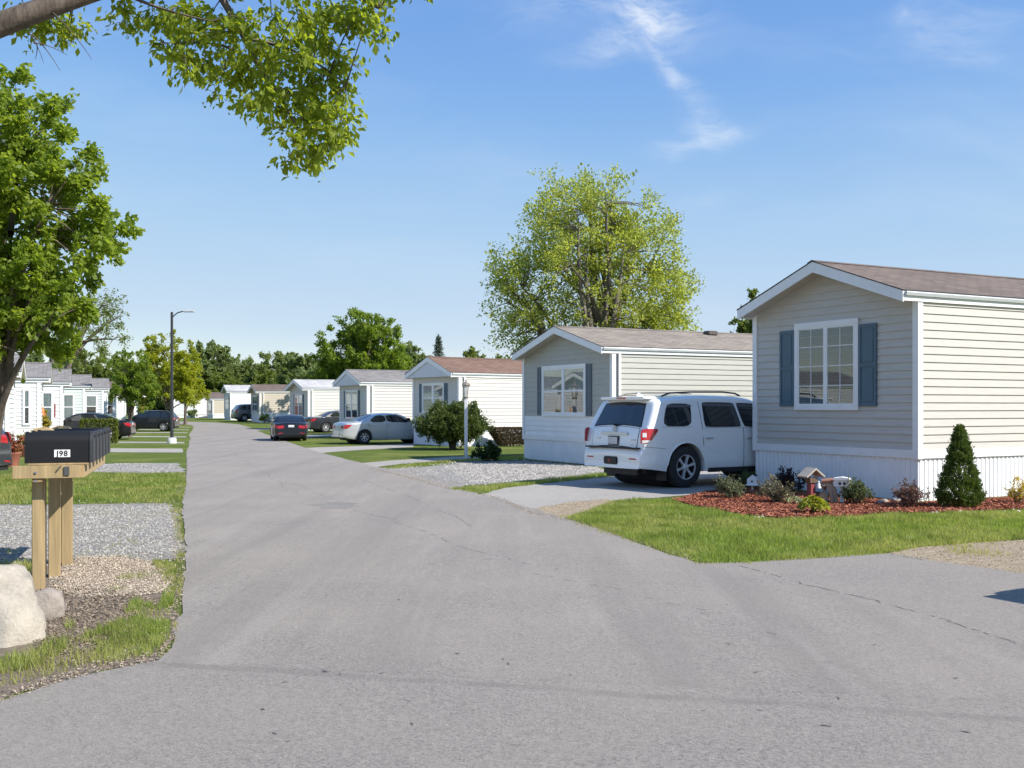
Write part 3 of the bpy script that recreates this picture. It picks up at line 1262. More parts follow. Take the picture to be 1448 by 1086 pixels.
# ------------------------------------------------------------------ mobile homes
SOFFIT = simple('soffit', (.56, .51, .43), .6, var=.06)
SHADE_CLOTH = simple('curtain', (.62, .62, .6), .8, var=.12, vscale=9)
BLIND = simple('blind_slat', (.15, .15, .15), .5, var=.1)
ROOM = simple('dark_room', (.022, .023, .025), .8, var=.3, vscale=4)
CURT = simple('pale_curtain', (.36, .38, .38), .8, var=.3, vscale=14)
SHUT = simple('blue_shutter', (.075, .135, .18), .5, var=.1)
SHUTG = simple('grey_shutter', (.11, .145, .175), .55, var=.1)


def clip_strip(z0, z1, prof):
    """polygon of a gable between two heights; prof(z) -> (y0, y1)"""
    a0, a1 = prof(z0)
    b0, b1 = prof(z1)
    return a0, a1, b0, b1


class Home:
    """local axes: a = away from the road, b = across the gable, z up; near corner at the origin"""

    def __init__(s, label, Npt, Lpt, length, eave, ridge, skirt, sid, roofm, group, flip=False, over=.42, lap=.15, gable_mat=None,
                 pediment=False, band=0., cat='mobile home', z=None, adir=None, trim=WHITE, roof_over=.06):
        s.N = Vector((Npt[0], Npt[1], 0))
        d = Vector((Lpt[0] - Npt[0], Lpt[1] - Npt[1], 0))
        s.W = d.length
        d.normalize()
        s.bdir = d
        s.m = -1 if flip else 1
        s.adir = Vector((d.y, -d.x, 0)) * s.m
        z = gz(Npt[1]) if z is None else z
        s.z = z
        s.root = thing('mobile_home', label, cat, (Npt[0], Npt[1], z), math.atan2(s.adir.y, s.adir.x), group)
        s.len, s.eave, s.ridge, s.skirt, s.over = length, eave, ridge, skirt, over
        s.slope = (ridge - eave) / (s.W / 2)
        s.sid, s.roofm, s.lap, s.trim = sid, roofm, lap, trim
        s.gm = gable_mat or sid
        s.band, s.pediment, s.ro = band, pediment, roof_over
        s.shell()

    def P(s, a, b, z):
        return (a, s.m * b, z)

    def B(s, mb, a0, a1, b0, b1, z0, z1, mi=0, bev=0.):
        c0, c1 = sorted((s.m * b0, s.m * b1))
        mb.box(a0, a1, c0, c1, z0, z1, mi, bev)

    def b_at(s, px):
        """where along the gable a sight line falls"""
        k = (px - 724) / F
        # N.x + b*d.x = k*(N.y + b*d.y)
        return (k * s.N.y - s.N.x) / (s.bdir.x - k * s.bdir.y)

    def z_at(s, py, b):
        Y = s.N.y + b * s.bdir.y
        return zat(py, Y) - s.z

    def a_at(s, px):
        k = (px - 724) / F
        return (k * s.N.y - s.N.x) / (s.adir.x - k * s.adir.y)

    def shell(s):
        W, Ln, E, Rg, S, sl = s.W, s.len, s.eave, s.ridge, s.skirt, s.slope
        t0 = S + .13
        # lap siding, a real step at every course
        mb = MB()

        def yr(z):
            if z <= E:
                return 0, W
            k = (z - E) / s.slope
            return k, W - k

        zs = t0 if not s.band else t0
        z = zs
        while z < Rg - .02:
            z1 = min(z + s.lap, Rg)
            mi = 1 if z < s.band else 0
            o0, o1 = .025, .004
            for aa, sg in ((0, -1), (Ln, 1)):
                parts = [(z, z1)]
                if z < E < z1:
                    parts = [(z, E), (E, z1)]
                for (q0, q1) in parts:
                    f0 = (q0 - z) / (z1 - z)
                    f1 = (q1 - z) / (z1 - z)
                    u0, u1 = yr(q0)
                    v0, v1 = yr(q1)
                    ga = aa + sg * (o0 + (o1 - o0) * f0)
                    gb = aa + sg * (o0 + (o1 - o0) * f1)
                    mb.quad(s.P(ga, u0, q0), s.P(ga, u1, q0), s.P(gb, v1, q1), s.P(gb, v0, q1), mi=mi)
                u0, u1 = yr(z)
                mb.quad(s.P(aa + sg * o0, u0, z), s.P(aa + sg * o0, u1, z), s.P(aa, u1, z), s.P(aa, u0, z), mi=mi)
            if z < E:
                e1 = min(z1, E)
                for bb, sg in ((0, -1), (W, 1)):
                    mb.quad(s.P(0, bb + sg * o0, z), s.P(Ln, bb + sg * o0, z), s.P(Ln, bb + sg * o1, e1), s.P(0, bb + sg * o1, e1), mi=mi)
                    mb.quad(s.P(0, bb + sg * o0, z), s.P(Ln, bb + sg * o0, z), s.P(Ln, bb, z), s.P(0, bb, z), mi=mi)
            z += s.lap
        mb.build('wall', [s.gm if s.gm is s.sid else s.sid, WHITE], s.root)
        # ribbed skirting
        mb = MB()
        for (p0, p1, fn) in ((0, Ln, lambda q, o: (q, -o)), (0, Ln, lambda q, o: (q, W + o)), (0, W, lambda q, o: (-o, q)), (0, W, lambda q, o: (Ln + o, q))):
            n = int((p1 - p0) / .12)
            st = (p1 - p0) / n
            for i in range(n):
                q = p0 + i * st
                k = [(q, -.012), (q + st * .42, -.012), (q + st * .5, .0), (q + st * .58, .003), (q + st * .9, .003), (q + st * .97, -.010), (q + st, -.012)]
                if i % 4 == 3:
                    k[5] = (q + st * .95, -.022)
                    k[6] = (q + st, -.022)
                for (u0, d0), (u1, d1) in zip(k, k[1:]):
                    x0, y0 = fn(u0, d0)
                    x1, y1 = fn(u1, d1)
                    mb.quad(s.P(x0, y0, -.05), s.P(x1, y1, -.05), s.P(x1, y1, S), s.P(x0, y0, S))
        mb.build('skirting', SKIRT, s.root)
        # belt trim over the skirting, frieze under the eaves
        mb = MB()
        for (b0, b1) in ((-.035, -.001), (W + .001, W + .035)):
            s.B(mb, -.035, Ln + .035, b0, b1, S - .01, t0 + .012)
        for (a0, a1) in ((-.035, -.001), (Ln + .001, Ln + .035)):
            s.B(mb, a0, a1, .0, W, S - .01, t0 + .012)
        mb.build('belt_trim', s.trim, s.root)
        mb = MB()
        for (b0, b1) in ((-.033, -.001), (W + .001, W + .033)):
            s.B(mb, .09, Ln - .09, b0, b1, E - .17, E)
        mb.build('frieze_board', s.trim, s.root)
        for (ca, cb) in ((0, 0), (0, W), (Ln, 0), (Ln, W)):
            m2 = MB()
            a0, a1 = (-.042, .09) if ca == 0 else (Ln - .09, Ln + .042)
            b0, b1 = (-.042, .002) if cb == 0 else (W - .002, W + .042)
            s.B(m2, a0, a1, b0, b1, S - .02, E)
            a0, a1 = (-.042, -.003) if ca == 0 else (Ln + .003, Ln + .042)
            b0, b1 = (.002, .09) if cb == 0 else (W - .09, W - .002)
            s.B(m2, a0, a1, b0, b1, S - .02, E)
            m2.build('corner_trim', s.trim, s.root)
        # roof: two shingled slopes over a deck, closed at the rakes
        og, ro, th = s.over, s.ro, .05
        mb = MB()
        hb = W / 2
        ze = E - ro * sl
        e = .012
        ls = math.hypot(hb + ro, (hb + ro) * sl)
        LL = Ln + 2 * og
        for sd in (0, 1):
            f = (lambda b: b) if sd == 0 else (lambda b: W - b)
            mb.quad(s.P(-og - e, f(-ro - e), ze + th), s.P(Ln + og + e, f(-ro - e), ze + th), s.P(Ln + og + e, f(hb), Rg + th), s.P(-og - e, f(hb), Rg + th), mi=0,
                    uv=[(0, 0), (LL, 0), (LL, ls), (0, ls)])
            mb.quad(s.P(-og - e, f(-ro - e), ze + th), s.P(Ln + og + e, f(-ro - e), ze + th), s.P(Ln + og + e, f(-ro - e), ze + th - .018), s.P(-og - e, f(-ro - e), ze + th - .018), mi=1)
            for a in (-og - e, Ln + og + e):
                mb.quad(s.P(a, f(-ro - e), ze + th), s.P(a, f(hb), Rg + th), s.P(a, f(hb), Rg + th - .018), s.P(a, f(-ro - e), ze + th - .018), mi=1)
        # ridge cap
        for sd in (0, 1):
            f = (lambda b: b) if sd == 0 else (lambda b: W - b)
            mb.quad(s.P(-og - e - .004, f(hb - .14), Rg + th - .14 * sl + .012), s.P(Ln + og + e, f(hb - .14), Rg + th - .14 * sl + .012), s.P(Ln + og + e, f(hb), Rg + th + .014), s.P(-og - e - .004, f(hb), Rg + th + .014), mi=0,
                    uv=[(0, 0), (LL, 0), (LL, .14), (0, .14)])
        rf = mb.build('roof', [s.roofm, DARKMETAL], s.root, fix=False)
        # rake boards and eave boards
        fh = .2
        for a0, a1 in ((-og, -og + .03), (Ln + og - .03, Ln + og)):
            mb = MB()
            for sd in (0, 1):
                f = (lambda b: b) if sd == 0 else (lambda b: W - b)
                poly = [(f(-ro), ze + th - .022), (f(hb), Rg + th - .022), (f(hb), Rg + th - .022 - fh * 1.06), (f(-ro), ze + th - .022 - fh)]
                mb.prism(poly, lambda u, v, d: s.P(d, u, v), a0, a1)
            mb.build('rake_board', s.trim, s.root)
        mb = MB()
        for b0, b1 in ((-ro, -ro + .03), (W + ro - .03, W + ro)):
            s.B(mb, -og + .032, Ln + og - .032, b0, b1, ze + th - .2, ze + th - .024)
        mb.build('eave_board', s.trim, s.root)
        mb = MB()
        for sd in (0, 1):
            f = (lambda b: b) if sd == 0 else (lambda b: W - b)
            g = .115
            mb.quad(s.P(-og + .032, f(-ro + .03), ze - g), s.P(Ln + og - .032, f(-ro + .03), ze - g), s.P(Ln + og - .032, f(hb), Rg - g - .0), s.P(-og + .032, f(hb), Rg - g))
        mb.build('soffit', SOFFIT, s.root, fix=False)
        # gutter on the long sides
        mb = MB()
        for sd in (0, 1):
            f = (lambda b: b) if sd == 0 else (lambda b: W - b)
            pr = [(-ro - .004, ze + th - .03), (-ro - .05, ze + th - .03), (-ro - .058, ze + th - .05), (-ro - .04, ze + th - .105), (-ro - .004, ze + th - .11)]
            mb.prism(pr, lambda u, v, d: s.P(d, f(u), v), -og + .05, Ln + og - .05)
        mb.build('gutter', simple('gutter_metal', (.56, .58, .59), .4, var=.05), s.root)
        if s.pediment:
            mb = MB()
            z0 = E - .14
            k = -og + .05
            mb.prism([(-ro + .03, z0), (W + ro - .03, z0), (hb, Rg - .12)], lambda u, v, d: s.P(d, u, v), k, -.03, 0)
            nl = 7
            for i in range(1, nl):
                zz = z0 + (Rg - .2 - z0) * i / nl
                kk = (zz - z0) / (Rg - .12 - z0) * (hb + ro)
                s.B(mb, k - .012, k + .001, -ro + .06 + kk, W + ro - .06 - kk, zz, zz + .02)
            mb.build('pediment', simple('pediment_white', (.66, .68, .72), .5, var=.05), s.root)

    def window(s, b0, b1, z0, z1, kind='twin', shut=None, shw=.3, frame=.09, face='gable', a_pos=0., cloth=True, blinds=False, shz=None):
        """face 'gable' lies across b at a = 0; face 'side' lies along a at b = 0 (b0/b1 then run along a)"""
        if face == 'gable':
            b0, b1 = sorted((b0, b1))

            def X(mb, u0, u1, v0, v1, d0, d1, mi=0, bev=0.):       # d = out of the wall
                s.B(mb, -d1, -d0, u0, u1, v0, v1, mi, bev)
        else:
            def X(mb, u0, u1, v0, v1, d0, d1, mi=0, bev=0.):
                s.B(mb, u0, u1, -d1, -d0, v0, v1, mi, bev)
        f = frame
        mb = MB()
        X(mb, b0, b1, z1 - f * 1.15, z1, .024, .062)
        X(mb, b0, b1, z0, z0 + f, .024, .062)
        X(mb, b0, b0 + f, z0 + f, z1 - f * 1.15, .024, .058)
        X(mb, b1 - f, b1, z0 + f, z1 - f * 1.15, .024, .058)
        w = mb.build('window', s.trim, s.root)
        i0, i1, j0, j1 = b0 + f, b1 - f, z0 + f, z1 - f * 1.15
        mb = MB()
        mid = (i0 + i1) / 2
        sw = .032
        cols = [(i0, i1)]
        if kind in ('twin', 'slider'):
            mw = .055 if kind == 'twin' else .025
            X(mb, mid - mw, mid + mw, j0, j1, .024, .055)
            cols = [(i0, mid - mw), (mid + mw, i1)]
        for c0, c1 in cols:
            X(mb, c0, c0 + sw, j0, j1, .024, .05)
            X(mb, c1 - sw, c1, j0, j1, .024, .05)
            X(mb, c0 + sw, c1 - sw, j0, j0 + sw, .024, .05)
            X(mb, c0 + sw, c1 - sw, j1 - sw, j1, .024, .05)
            if kind in ('twin', 'hung'):
                jm = (j0 + j1) / 2
                X(mb, c0 + sw, c1 - sw, jm - .025, jm + .025, .024, .049)
            if kind == 'slider':
                cm = (c0 + c1) / 2
                X(mb, cm - .009, cm + .009, j0 + sw, j1 - sw, .0445, .049)
                for k in (1, 2, 3):
                    zz = j0 + (j1 - j0) * k / 4
                    X(mb, c0 + sw, cm - .008, zz - .008, zz + .008, .0445, .049)
                    X(mb, cm + .008, c1 - sw, zz - .008, zz + .008, .0445, .049)
        mb.build('sash', s.trim, w)
        mb = MB()
        for c0, c1 in cols:
            X(mb, c0 + sw - .004, c1 - sw + .004, j0 + sw - .004, j1 - sw + .004, .040, .044)
        mb.build('pane', PANE, w)
        mb = MB()
        X(mb, i0 - .01, i1 + .01, j0 - .01, j1 + .01, .0225, .0245, 0)
        if blinds:
            z = j0 + .03
            while z < j1 - .03:
                for c0, c1 in cols:
                    q0, q1 = c0 + sw, c1 - sw
                    if z > j0 + .0:
                        X(mb, q0, q1, z, z + .010, .0255, .031, 1)
                z += .034
        elif cloth:
            for c0, c1 in cols:
                q0, q1 = c0 + sw, c1 - sw
                h = j0 + (j1 - j0) * (.5 if cloth is True else cloth)
                n = 8
                for k in range(n):
                    u0 = q0 + (q1 - q0) * k / n
                    u1 = q0 + (q1 - q0) * (k + 1) / n
                    X(mb, u0, u1 - .003, h, j1 - sw, .0255, .0275 + .004 * (k % 2), 2)
        mb.build('blind' if blinds else 'curtain', [ROOM, BLIND, CURT], w)
        if shut:
            zs0, zs1 = shz or (z0 + .03, z1 - .03)
            for (u0, u1) in ((b0 - shw - .01, b0 - .01), (b1 + .01, b1 + shw + .01)):
                mb = MB()
                st = .055
                X(mb, u0, u1, zs0, zs1, .024, .038)
                X(mb, u0, u0 + st, zs0, zs1, .038, .052)
                X(mb, u1 - st, u1, zs0, zs1, .038, .052)
                zm = (zs0 + zs1) / 2
                for (v0, v1) in ((zs0, zs0 + st * 1.2), (zs1 - st * 1.2, zs1), (zm - st * .6, zm + st * .6)):
                    X(mb, u0 + st, u1 - st, v0, v1, .038, .052)
                for (v0, v1) in ((zs0 + st * 1.2, zm - st * .6), (zm + st * .6, zs1 - st * 1.2)):
                    X(mb, u0 + st + .03, u1 - st - .03, v0 + .03, v1 - .03, .038, .047)
                mb.build('shutter', shut, s.root)
        return w

    def downspout(s, a, b=0.):
        mb = MB()
        s.B(mb, a, a + .07, b - .10, b - .045, .1, s.eave - .16)
        mb.build('downspout', s.trim, s.root)

    def vent(s, a, b, kind='box'):
        z = s.eave + s.slope * (b if b < s.W / 2 else s.W - b)
        mb = MB()
        if kind == 'box':
            mb.bevbox(a - .2, a + .2, s.m * b - .16, s.m * b + .16, z + .02, z + .17, 0, .03)
        else:
            mb.tube([(a, s.m * b, z), (a, s.m * b, z + .32)], .05, 8)
            mb.lathe([(.085, z + .32), (.09, z + .36), (.001, z + .39)], (a, s.m * b, 0), 'z', 12)
        mb.build('roof_vent', simple('vent_dark', (.09, .075, .065), .7), s.root, smooth=40)


BEIGE = siding_mat('beige_siding', (.545, .515, .468))
SAGE = siding_mat('sage_siding', (.44, .435, .39))
CREAMW = siding_mat('pale_siding', (.62, .60, .56))
GREYS = siding_mat('pale_grey_siding', (.56, .575, .58))
TAN = siding_mat('tan_siding', (.54, .48, .385))
WHITES = siding_mat('white_siding', (.76, .76, .755))
MINT = siding_mat('mint_siding', (.60, .69, .62))
ROOF_BR = shingle('brown_shingle', (.165, .125, .102))
ROOF_TAN = shingle('tan_shingle', (.27, .228, .185))
ROOF_RED = shingle('redbrown_shingle', (.20, .122, .09))
ROOF_GR = shingle('grey_shingle', (.24, .225, .215))
ROOF_LG = shingle('light_grey_shingle', (.52, .51, .50))
GRP_R = 'mobile homes in a row on the right side of the road'
GRP_L = 'mobile homes in a row on the left side of the road'

h1 = Home('large beige mobile home nearest on the right with blue shutters and red mulch bed', (7.50, 19.6), (5.40, 23.55), 15, 3.86, 4.64, .80, BEIGE, ROOF_BR, GRP_R, over=.46, lap=.15)
bl, br = h1.b_at(1126), h1.b_at(1216)
zc = h1.N.y + (bl + br) / 2 * h1.bdir.y
z0, z1 = CAMH + (HZ - 580) / F * zc, CAMH + (HZ - 454) / F * zc
h1.window(bl, br, z0, z1, 'slider', SHUT, abs(h1.b_at(1109) - h1.b_at(1128)) * 1.1, .10, blinds=True, shz=(z0 + .08, z1 - .13))
h1.vent(9, 3.2)

h2 = Home('grey sage mobile home with white lower wall, standing behind the white SUV', (2.93, 30.9), (.40, 35.7), 15, 3.47, 4.22, .68, SAGE, ROOF_TAN, GRP_R, over=.42, lap=.16, band=1.42)
bl, br = h2.b_at(768), h2.b_at(830)
h2.window(bl, br, 1.44, 3.06, 'twin', SHUTG, .30, .10, cloth=.45)
h2.downspout(.16)
h2.vent(5.4, 2.3)

h3 = Home('pale grey mobile home with red brown roof behind the big round bush', (-2.32, 46.5), (-4.60, 49.6), 15, 3.22, 3.96, .75, CREAMW, ROOF_RED, GRP_R, over=.45, lap=.16, pediment=True)
bl, br = h3.b_at(598), h3.b_at(629)
h3.window(bl, br, 1.45, 2.83, 'twin', SHUT, .24, .08)
h3.downspout(.22)
h3.vent(5.0, 1.7)

h4 = Home('pale mobile home with grey roof and white porch gable beside the silver car', (-7.77, 57), (-9.87, 61), 15, 3.06, 3.76, .75, CREAMW, ROOF_GR, GRP_R, over=.45, lap=.17, pediment=True)
bl, br = h4.b_at(489.5), h4.b_at(507)
h4.window(bl, br, 1.05, 2.68, 'twin', SHUTG, .26, .08)
h4.downspout(.22)
h4.vent(5.5, 1.9)

h5 = Home('pale cream mobile home with light grey roof behind the black sedan on the road', (-14.4, 75), (-16.5, 79), 15, 3.0, 3.6, .75, CREAMW, ROOF_LG, GRP_R, over=.45, lap=.2)
bl, br = h5.b_at(417.5), h5.b_at(428.5)
h5.window(bl, br, .98, 2.6, 'twin', SHUTG, .26, .08)
h5.downspout(.22)
h5.vent(6, 1.9)

Y6 = 100.
h6 = Home('tan mobile home with brown roof and a small green shrub at its corner', (xat(367.5, Y6), Y6), (xat(355.5, Y6 + 4.2), Y6 + 4.2), 15, 2.95, 3.6, .8, TAN, ROOF_BR, GRP_R, over=.4, lap=.2)
h6.window(h6.b_at(358), h6.b_at(364), 1.0, 2.55, 'twin', SHUTG, .25, .08)
h6.downspout(.3)
h6.vent(6, 2.0)
Y7 = 112.
h7 = Home('white mobile home with pale grey roof, beyond the tan one with the brown roof', (xat(326, Y7), Y7), (xat(317.5, Y7 + 4.5), Y7 + 4.5), 15, 3.05, 3.7, .3, WHITES, ROOF_LG, GRP_R, over=.4, lap=.2)
h7.window(h7.b_at(319), h7.b_at(324), 1.1, 2.5, 'twin', SHUTG, .22, .08)
h7.window(6.2, 7.4, 1.0, 2.4, 'hung', None, .2, .09, face='side')
Y8 = 128.
h8 = Home('small tan mobile home with brown roof where the road bends away', (xat(301, Y8), Y8), (xat(293, Y8 + 4.5), Y8 + 4.5), 12, 2.35, 2.95, .4, TAN, ROOF_BR, GRP_R, over=.3, lap=.2)
h8.window(h8.b_at(295), h8.b_at(299), .9, 1.9, 'hung', None, .2, .08)
Y9 = 134.
h9 = Home('white mobile home with dark roof and an arched window at the far bend', (xat(276, Y9), Y9), (xat(279, Y9 + 4.5), Y9 + 4.5), 10, 2.6, 3.2, .4, WHITES, ROOF_BR, 'far mobile homes at the bend', over=.3, lap=.2)
h9.window(1.6, 2.8, .9, 2.2, 'hung', None, .2, .08, face='side')
h10 = Home('white mobile home at the far bend, half hidden by the yellow green trees', (xat(246, 131), 131), (xat(250, 135.5), 135.5), 2.4, 2.5, 3.1, .4, WHITES, ROOF_GR, 'far mobile homes at the bend', over=.3, lap=.2)

# left row: gables face the road, long walls face the camera
ldir = Vector((-.380, .925))


def lhome(label, X, Y, W, sid, roofm, eave=2.93, ridge=3.6, **k):
    return Home(label, (X, Y), (X + ldir.x * W, Y + ldir.y * W), 14, eave, ridge, .55, sid, roofm, GRP_L, flip=True, over=.42, lap=.17, **k)


g1 = lhome('white mobile home nearest on the left, half hidden behind the leafy tree trunk', -17.3, 36.4, 3.9, WHITES, ROOF_GR)
g2 = lhome('white mobile home with a tall front window behind the red flower planters', -19.6, 44.0, 3.9, WHITES, ROOF_GR)
g3 = lhome('white mobile home with grey roof behind the yellow green shrub', -22.05, 52.0, 3.9, WHITES, ROOF_GR)
g4 = lhome('mint green mobile home between two white ones behind the black sedan', -24.6, 61.0, 4.2, MINT, ROOF_GR)
g5 = lhome('pale blue grey mobile home beyond the mint green one, left of the round tree', -27.3, 70.8, 4.2, GREYS, ROOF_GR)
g6 = lhome('white mobile home with porch posts behind the small round tree', -31.0, 83.0, 4.2, WHITES, ROOF_BR)
g7 = lhome('white mobile home with red porch railings left of the street lamp', -34.6, 95.0, 4.2, WHITES, ROOF_BR)
for g, wl in ((g2, ((32, 43.5),)), (g3, ((58, 75),)), (g4, ((88.5, 105),)), (g5, ((120.5, 137.5),)), (g6, ((151, 161),)), (g7, ((203, 210), (216, 222)))):
    for (p0, p1) in wl:
        a0, a1 = sorted((g.a_at(p0), g.a_at(p1)))
        a0 = max(a0, .16)
        if a1 > a0 + .3:
            g.window(a0, a1, .98, 2.48, 'hung', None, .2, .05, face='side', cloth=(.05 if g in (g4, g3) else .5))
a0 = .5
g1.window(3.0, 4.1, 1.0, 2.4, 'hung', None, .2, .08, face='side')
# porches on the two far left homes
for g, rail in ((g6, WHITE), (g7, simple('red_rail', (.32, .06, .04), .6))):
    mb = MB()
    for k in range(5):
        s = k * .9
        g.B(mb, -1.6, -1.5, s, s + .1, 0, 2.4)
        g.B(mb, -1.58, -1.52, s + .1, s + .9, .85, .93)
        for q in range(5):
            g.B(mb, -1.57, -1.53, s + .2 + q * .16, s + .24 + q * .16, .25, .85)
    g.B(mb, -1.62, -.05, -.05, 4.1, .1, .25)
    mb.build('porch_railing', rail, g.root)
    mb = MB()
    g.B(mb, -1.75, -.52, -.1, 4.25, 2.4, 2.52)
    mb.build('porch_roof', WHITE, g.root)
# ------------------------------------------------------------------ ground
def sheet(name, pts, z, mat, sub=0, kind='structure', jit=0., seed=1, px=True, label=None):
    """a flat polygon lying on the land; pts in photo pixels or metres"""
    P = [at(*p) for p in pts] if px else list(pts)
    if jit:
        rr = random.Random(seed)
        Q = []
        for (a, b) in zip(P, P[1:] + P[:1]):
            L = math.hypot(b[0] - a[0], b[1] - a[1])
            n = max(1, min(90, int(L / .16)))
            ph = [rr.uniform(0, 6.28) for _ in range(3)]
            nx, ny = (b[1] - a[1]) / max(L, 1e-6), -(b[0] - a[0]) / max(L, 1e-6)
            for i in range(n):
                t = i / n
                s = t * L
                d = jit * (.5 * math.sin(s * 1.9 + ph[0]) + .35 * math.sin(s * 5.1 + ph[1]) + rr.uniform(-.55, .55)) * min(1, 4 * t + .2)
                Q.append((a[0] + (b[0] - a[0]) * t + nx * d, a[1] + (b[1] - a[1]) * t + ny * d))
        P = Q
    me = bpy.data.meshes.new(name)
    bm = bmesh.new()
    vs = [bm.verts.new((x, y, gz(y) + z)) for x, y in P]
    f = bm.faces.new(vs)
    if f.normal.z < 0:
        f.normal_flip()
    bmesh.ops.triangulate(bm, faces=[f])
    bmesh.ops.recalc_face_normals(bm, faces=bm.faces)
    for f in bm.faces:
        if f.normal.z < 0:
            f.normal_flip()
    bm.to_mesh(me)
    bm.free()
    me.materials.append(mat)
    o = bpy.data.objects.new(name, me)
    COL.objects.link(o)
    return struct(o, kind, label)


xs = [-900, -300, -120, -60, -40, -30, -20, -10, 0, 10, 20, 40, 80, 300, 900]
ys = [-80, -20, 0, 10, 20, 30, 40, 50, 65, 75, 85, 95, 105, 115, 140, 180, 250, 400, 900, 2500]
mb = MB()
for i in range(len(xs) - 1):
    for j in range(len(ys) - 1):
        mb.quad(*[(x, y, gz(y)) for x, y in ((xs[i], ys[j]), (xs[i + 1], ys[j]), (xs[i + 1], ys[j + 1]), (xs[i], ys[j + 1]))])
GRASSG = grass_ground('lawn_ground')
struct(mb.build('ground', GRASSG, fix=False))

ASPH = asphalt('road_asphalt', (.292, .266, .239), seam=(.235, .972, -6.42))
ASPH2 = asphalt('street_asphalt', (.284, .260, .235), streaks=False, seam=(.235, .972, -6.42))
CONC = asphalt('driveway_concrete', (.36, .34, .315), streaks=False)
GRAV = gravel('pale_gravel', (.36, .345, .32), 26)
GRAV2 = gravel('grey_gravel', (.33, .312, .285), 30)

# the road, as pairs of edge points
pairs = [((-2.30, 7.2), (3.9, 6.1)), ((-2.46, 7.7), (3.7, 7.7)), ((-2.98, 9.55), (3.05, 9.7)), ((-3.76, 12.2), (2.02, 11.9)), ((-4.35, 14.1), (1.5, 14.0)), ((-4.94, 15.9), (.86, 16.6)),
         ((-6.03, 19.4), (-.45, 20.6)), ((-7.5, 24.4), (-1.7, 24)), ((-9.14, 29.8), (-3.5, 29.5)), ((-12.4, 40.4), (-7.4, 40.6)), ((-15.2, 50), (-10.6, 51)), ((-18.5, 61), (-14.0, 62)),
         ((-19.8, 65), (-15.1, 65.5)), ((-22.6, 75), (-18.1, 75)), ((-25.2, 84), (-21, 84.5)), ((-27.2, 90), (-24, 93)), ((-30.5, 95), (-28, 100)), ((-36, 99), (-34, 106)), ((-46, 101), (-46, 109)), ((-90, 104), (-90, 113))]
rr = random.Random(3)
dense = []
for (l0, r0), (l1, r1) in zip(pairs, pairs[1:]):
    n = max(1, int(math.hypot(l1[0] - l0[0], l1[1] - l0[1]) / .28)) if l0[1] < 40 else 3
    for i in range(n):
        t = i / n
        j = .035 if l0[1] > 7.5 else 0
        dense.append(((l0[0] + (l1[0] - l0[0]) * t + rr.uniform(-j, j), l0[1] + (l1[1] - l0[1]) * t), (r0[0] + (r1[0] - r0[0]) * t + rr.uniform(-j, j), r0[1] + (r1[1] - r0[1]) * t)))
dense.append(pairs[-1])
mb = MB()
for (l0, r0), (l1, r1) in zip(dense, dense[1:]):
    for k in range(4):
        q = []
        for (l, r), kk in (((l0, r0), k), ((l0, r0), k + 1), ((l1, r1), k + 1), ((l1, r1), k)):
            x = l[0] + (r[0] - l[0]) * kk / 4
            y = l[1] + (r[1] - l[1]) * kk / 4
            q.append((x, y, gz(y) + .0098))
        mb.quad(*q)
road = struct(mb.build('road', ASPH))

# cracks and tar lines in the surface
CRACK = simple('crack_dark', (.145, .135, .125), .95, var=.4, vscale=9)
TAR = simple('tar_seam', (.235, .216, .2), .9, var=.15, vscale=5)
PATCH = asphalt('patch_asphalt', (.235, .222, .205), streaks=False)
DIRTY = soil('edge_dirt', (.36, .275, .18), (.5, .41, .29), 5)


def crack(path, w, z, mat, name, gap=.25, jit=.03, seed=1, step=.09):
    r = random.Random(seed)
    P = [at(*p) for p in path]
    mb = MB()
    prev = None
    for a, b in zip(P, P[1:]):
        L = math.hypot(b[0] - a[0], b[1] - a[1])
        n = max(2, int(L / step))
        nx, ny = -(b[1] - a[1]) / L, (b[0] - a[0]) / L
        for i in range(n + 1):
            t = i / n
            off = r.uniform(-jit, jit) * .5 + jit * math.sin(t * L * 2.1 + seed)
            c = (a[0] + (b[0] - a[0]) * t + nx * off, a[1] + (b[1] - a[1]) * t + ny * off)
            ww = w * r.uniform(.3, 1.2)
            cur = ((c[0] - nx * ww, c[1] - ny * ww), (c[0] + nx * ww, c[1] + ny * ww))
            if prev and i and r.random() > gap:
                mb.quad((*prev[0], z), (*prev[1], z), (*cur[1], z), (*cur[0], z))
            prev = cur
    if mb.f:
        return struct(mb.build(name, mat))


crack([(405, 680), (455, 700), (505, 722), (560, 738), (640, 770), (720, 792), (800, 808)], .009, .0113, CRACK, 'road_crack', .35, .05, 4)
crack([(490, 672), (545, 690), (600, 712), (670, 745)], .008, .0115, CRACK, 'road_crack', .3, .03, 9)
crack([(760, 812), (880, 838), (1000, 868), (1090, 900)], .008, .0112, CRACK, 'road_crack', .6, .06, 5)
crack([(1042, 800), (1130, 826), (1240, 852), (1340, 880), (1460, 920)], .008, .0114, CRACK, 'road_crack', .25, .025, 6, .06)
crack([(330, 640), (372, 668), (420, 700)], .012, .0111, CRACK, 'road_crack', .4, .05, 12)
rr = random.Random(21)
mb = MB()
for _ in range(60):                       # pits and small stains
    px, py = rr.uniform(300, 1400), rr.uniform(680, 1080)
    if py < 700 and px > 640 or (px > 700 + (py - 700) * 2.6):
        continue
    x, y = at(px, py)
    a = rr.uniform(0, 3.1)
    l, ww = rr.uniform(.01, .05), rr.uniform(.004, .012)
    ca, sa = math.cos(a), math.sin(a)
    pts = []
    for k in range(7):
        t = 2 * math.pi * k / 7
        u, v = l * math.cos(t) * rr.uniform(.6, 1), ww * math.sin(t) * rr.uniform(.6, 1.2)
        pts.append((x + u * ca - v * sa, y + u * sa + v * ca, .0145))
    mb.quad(*pts)
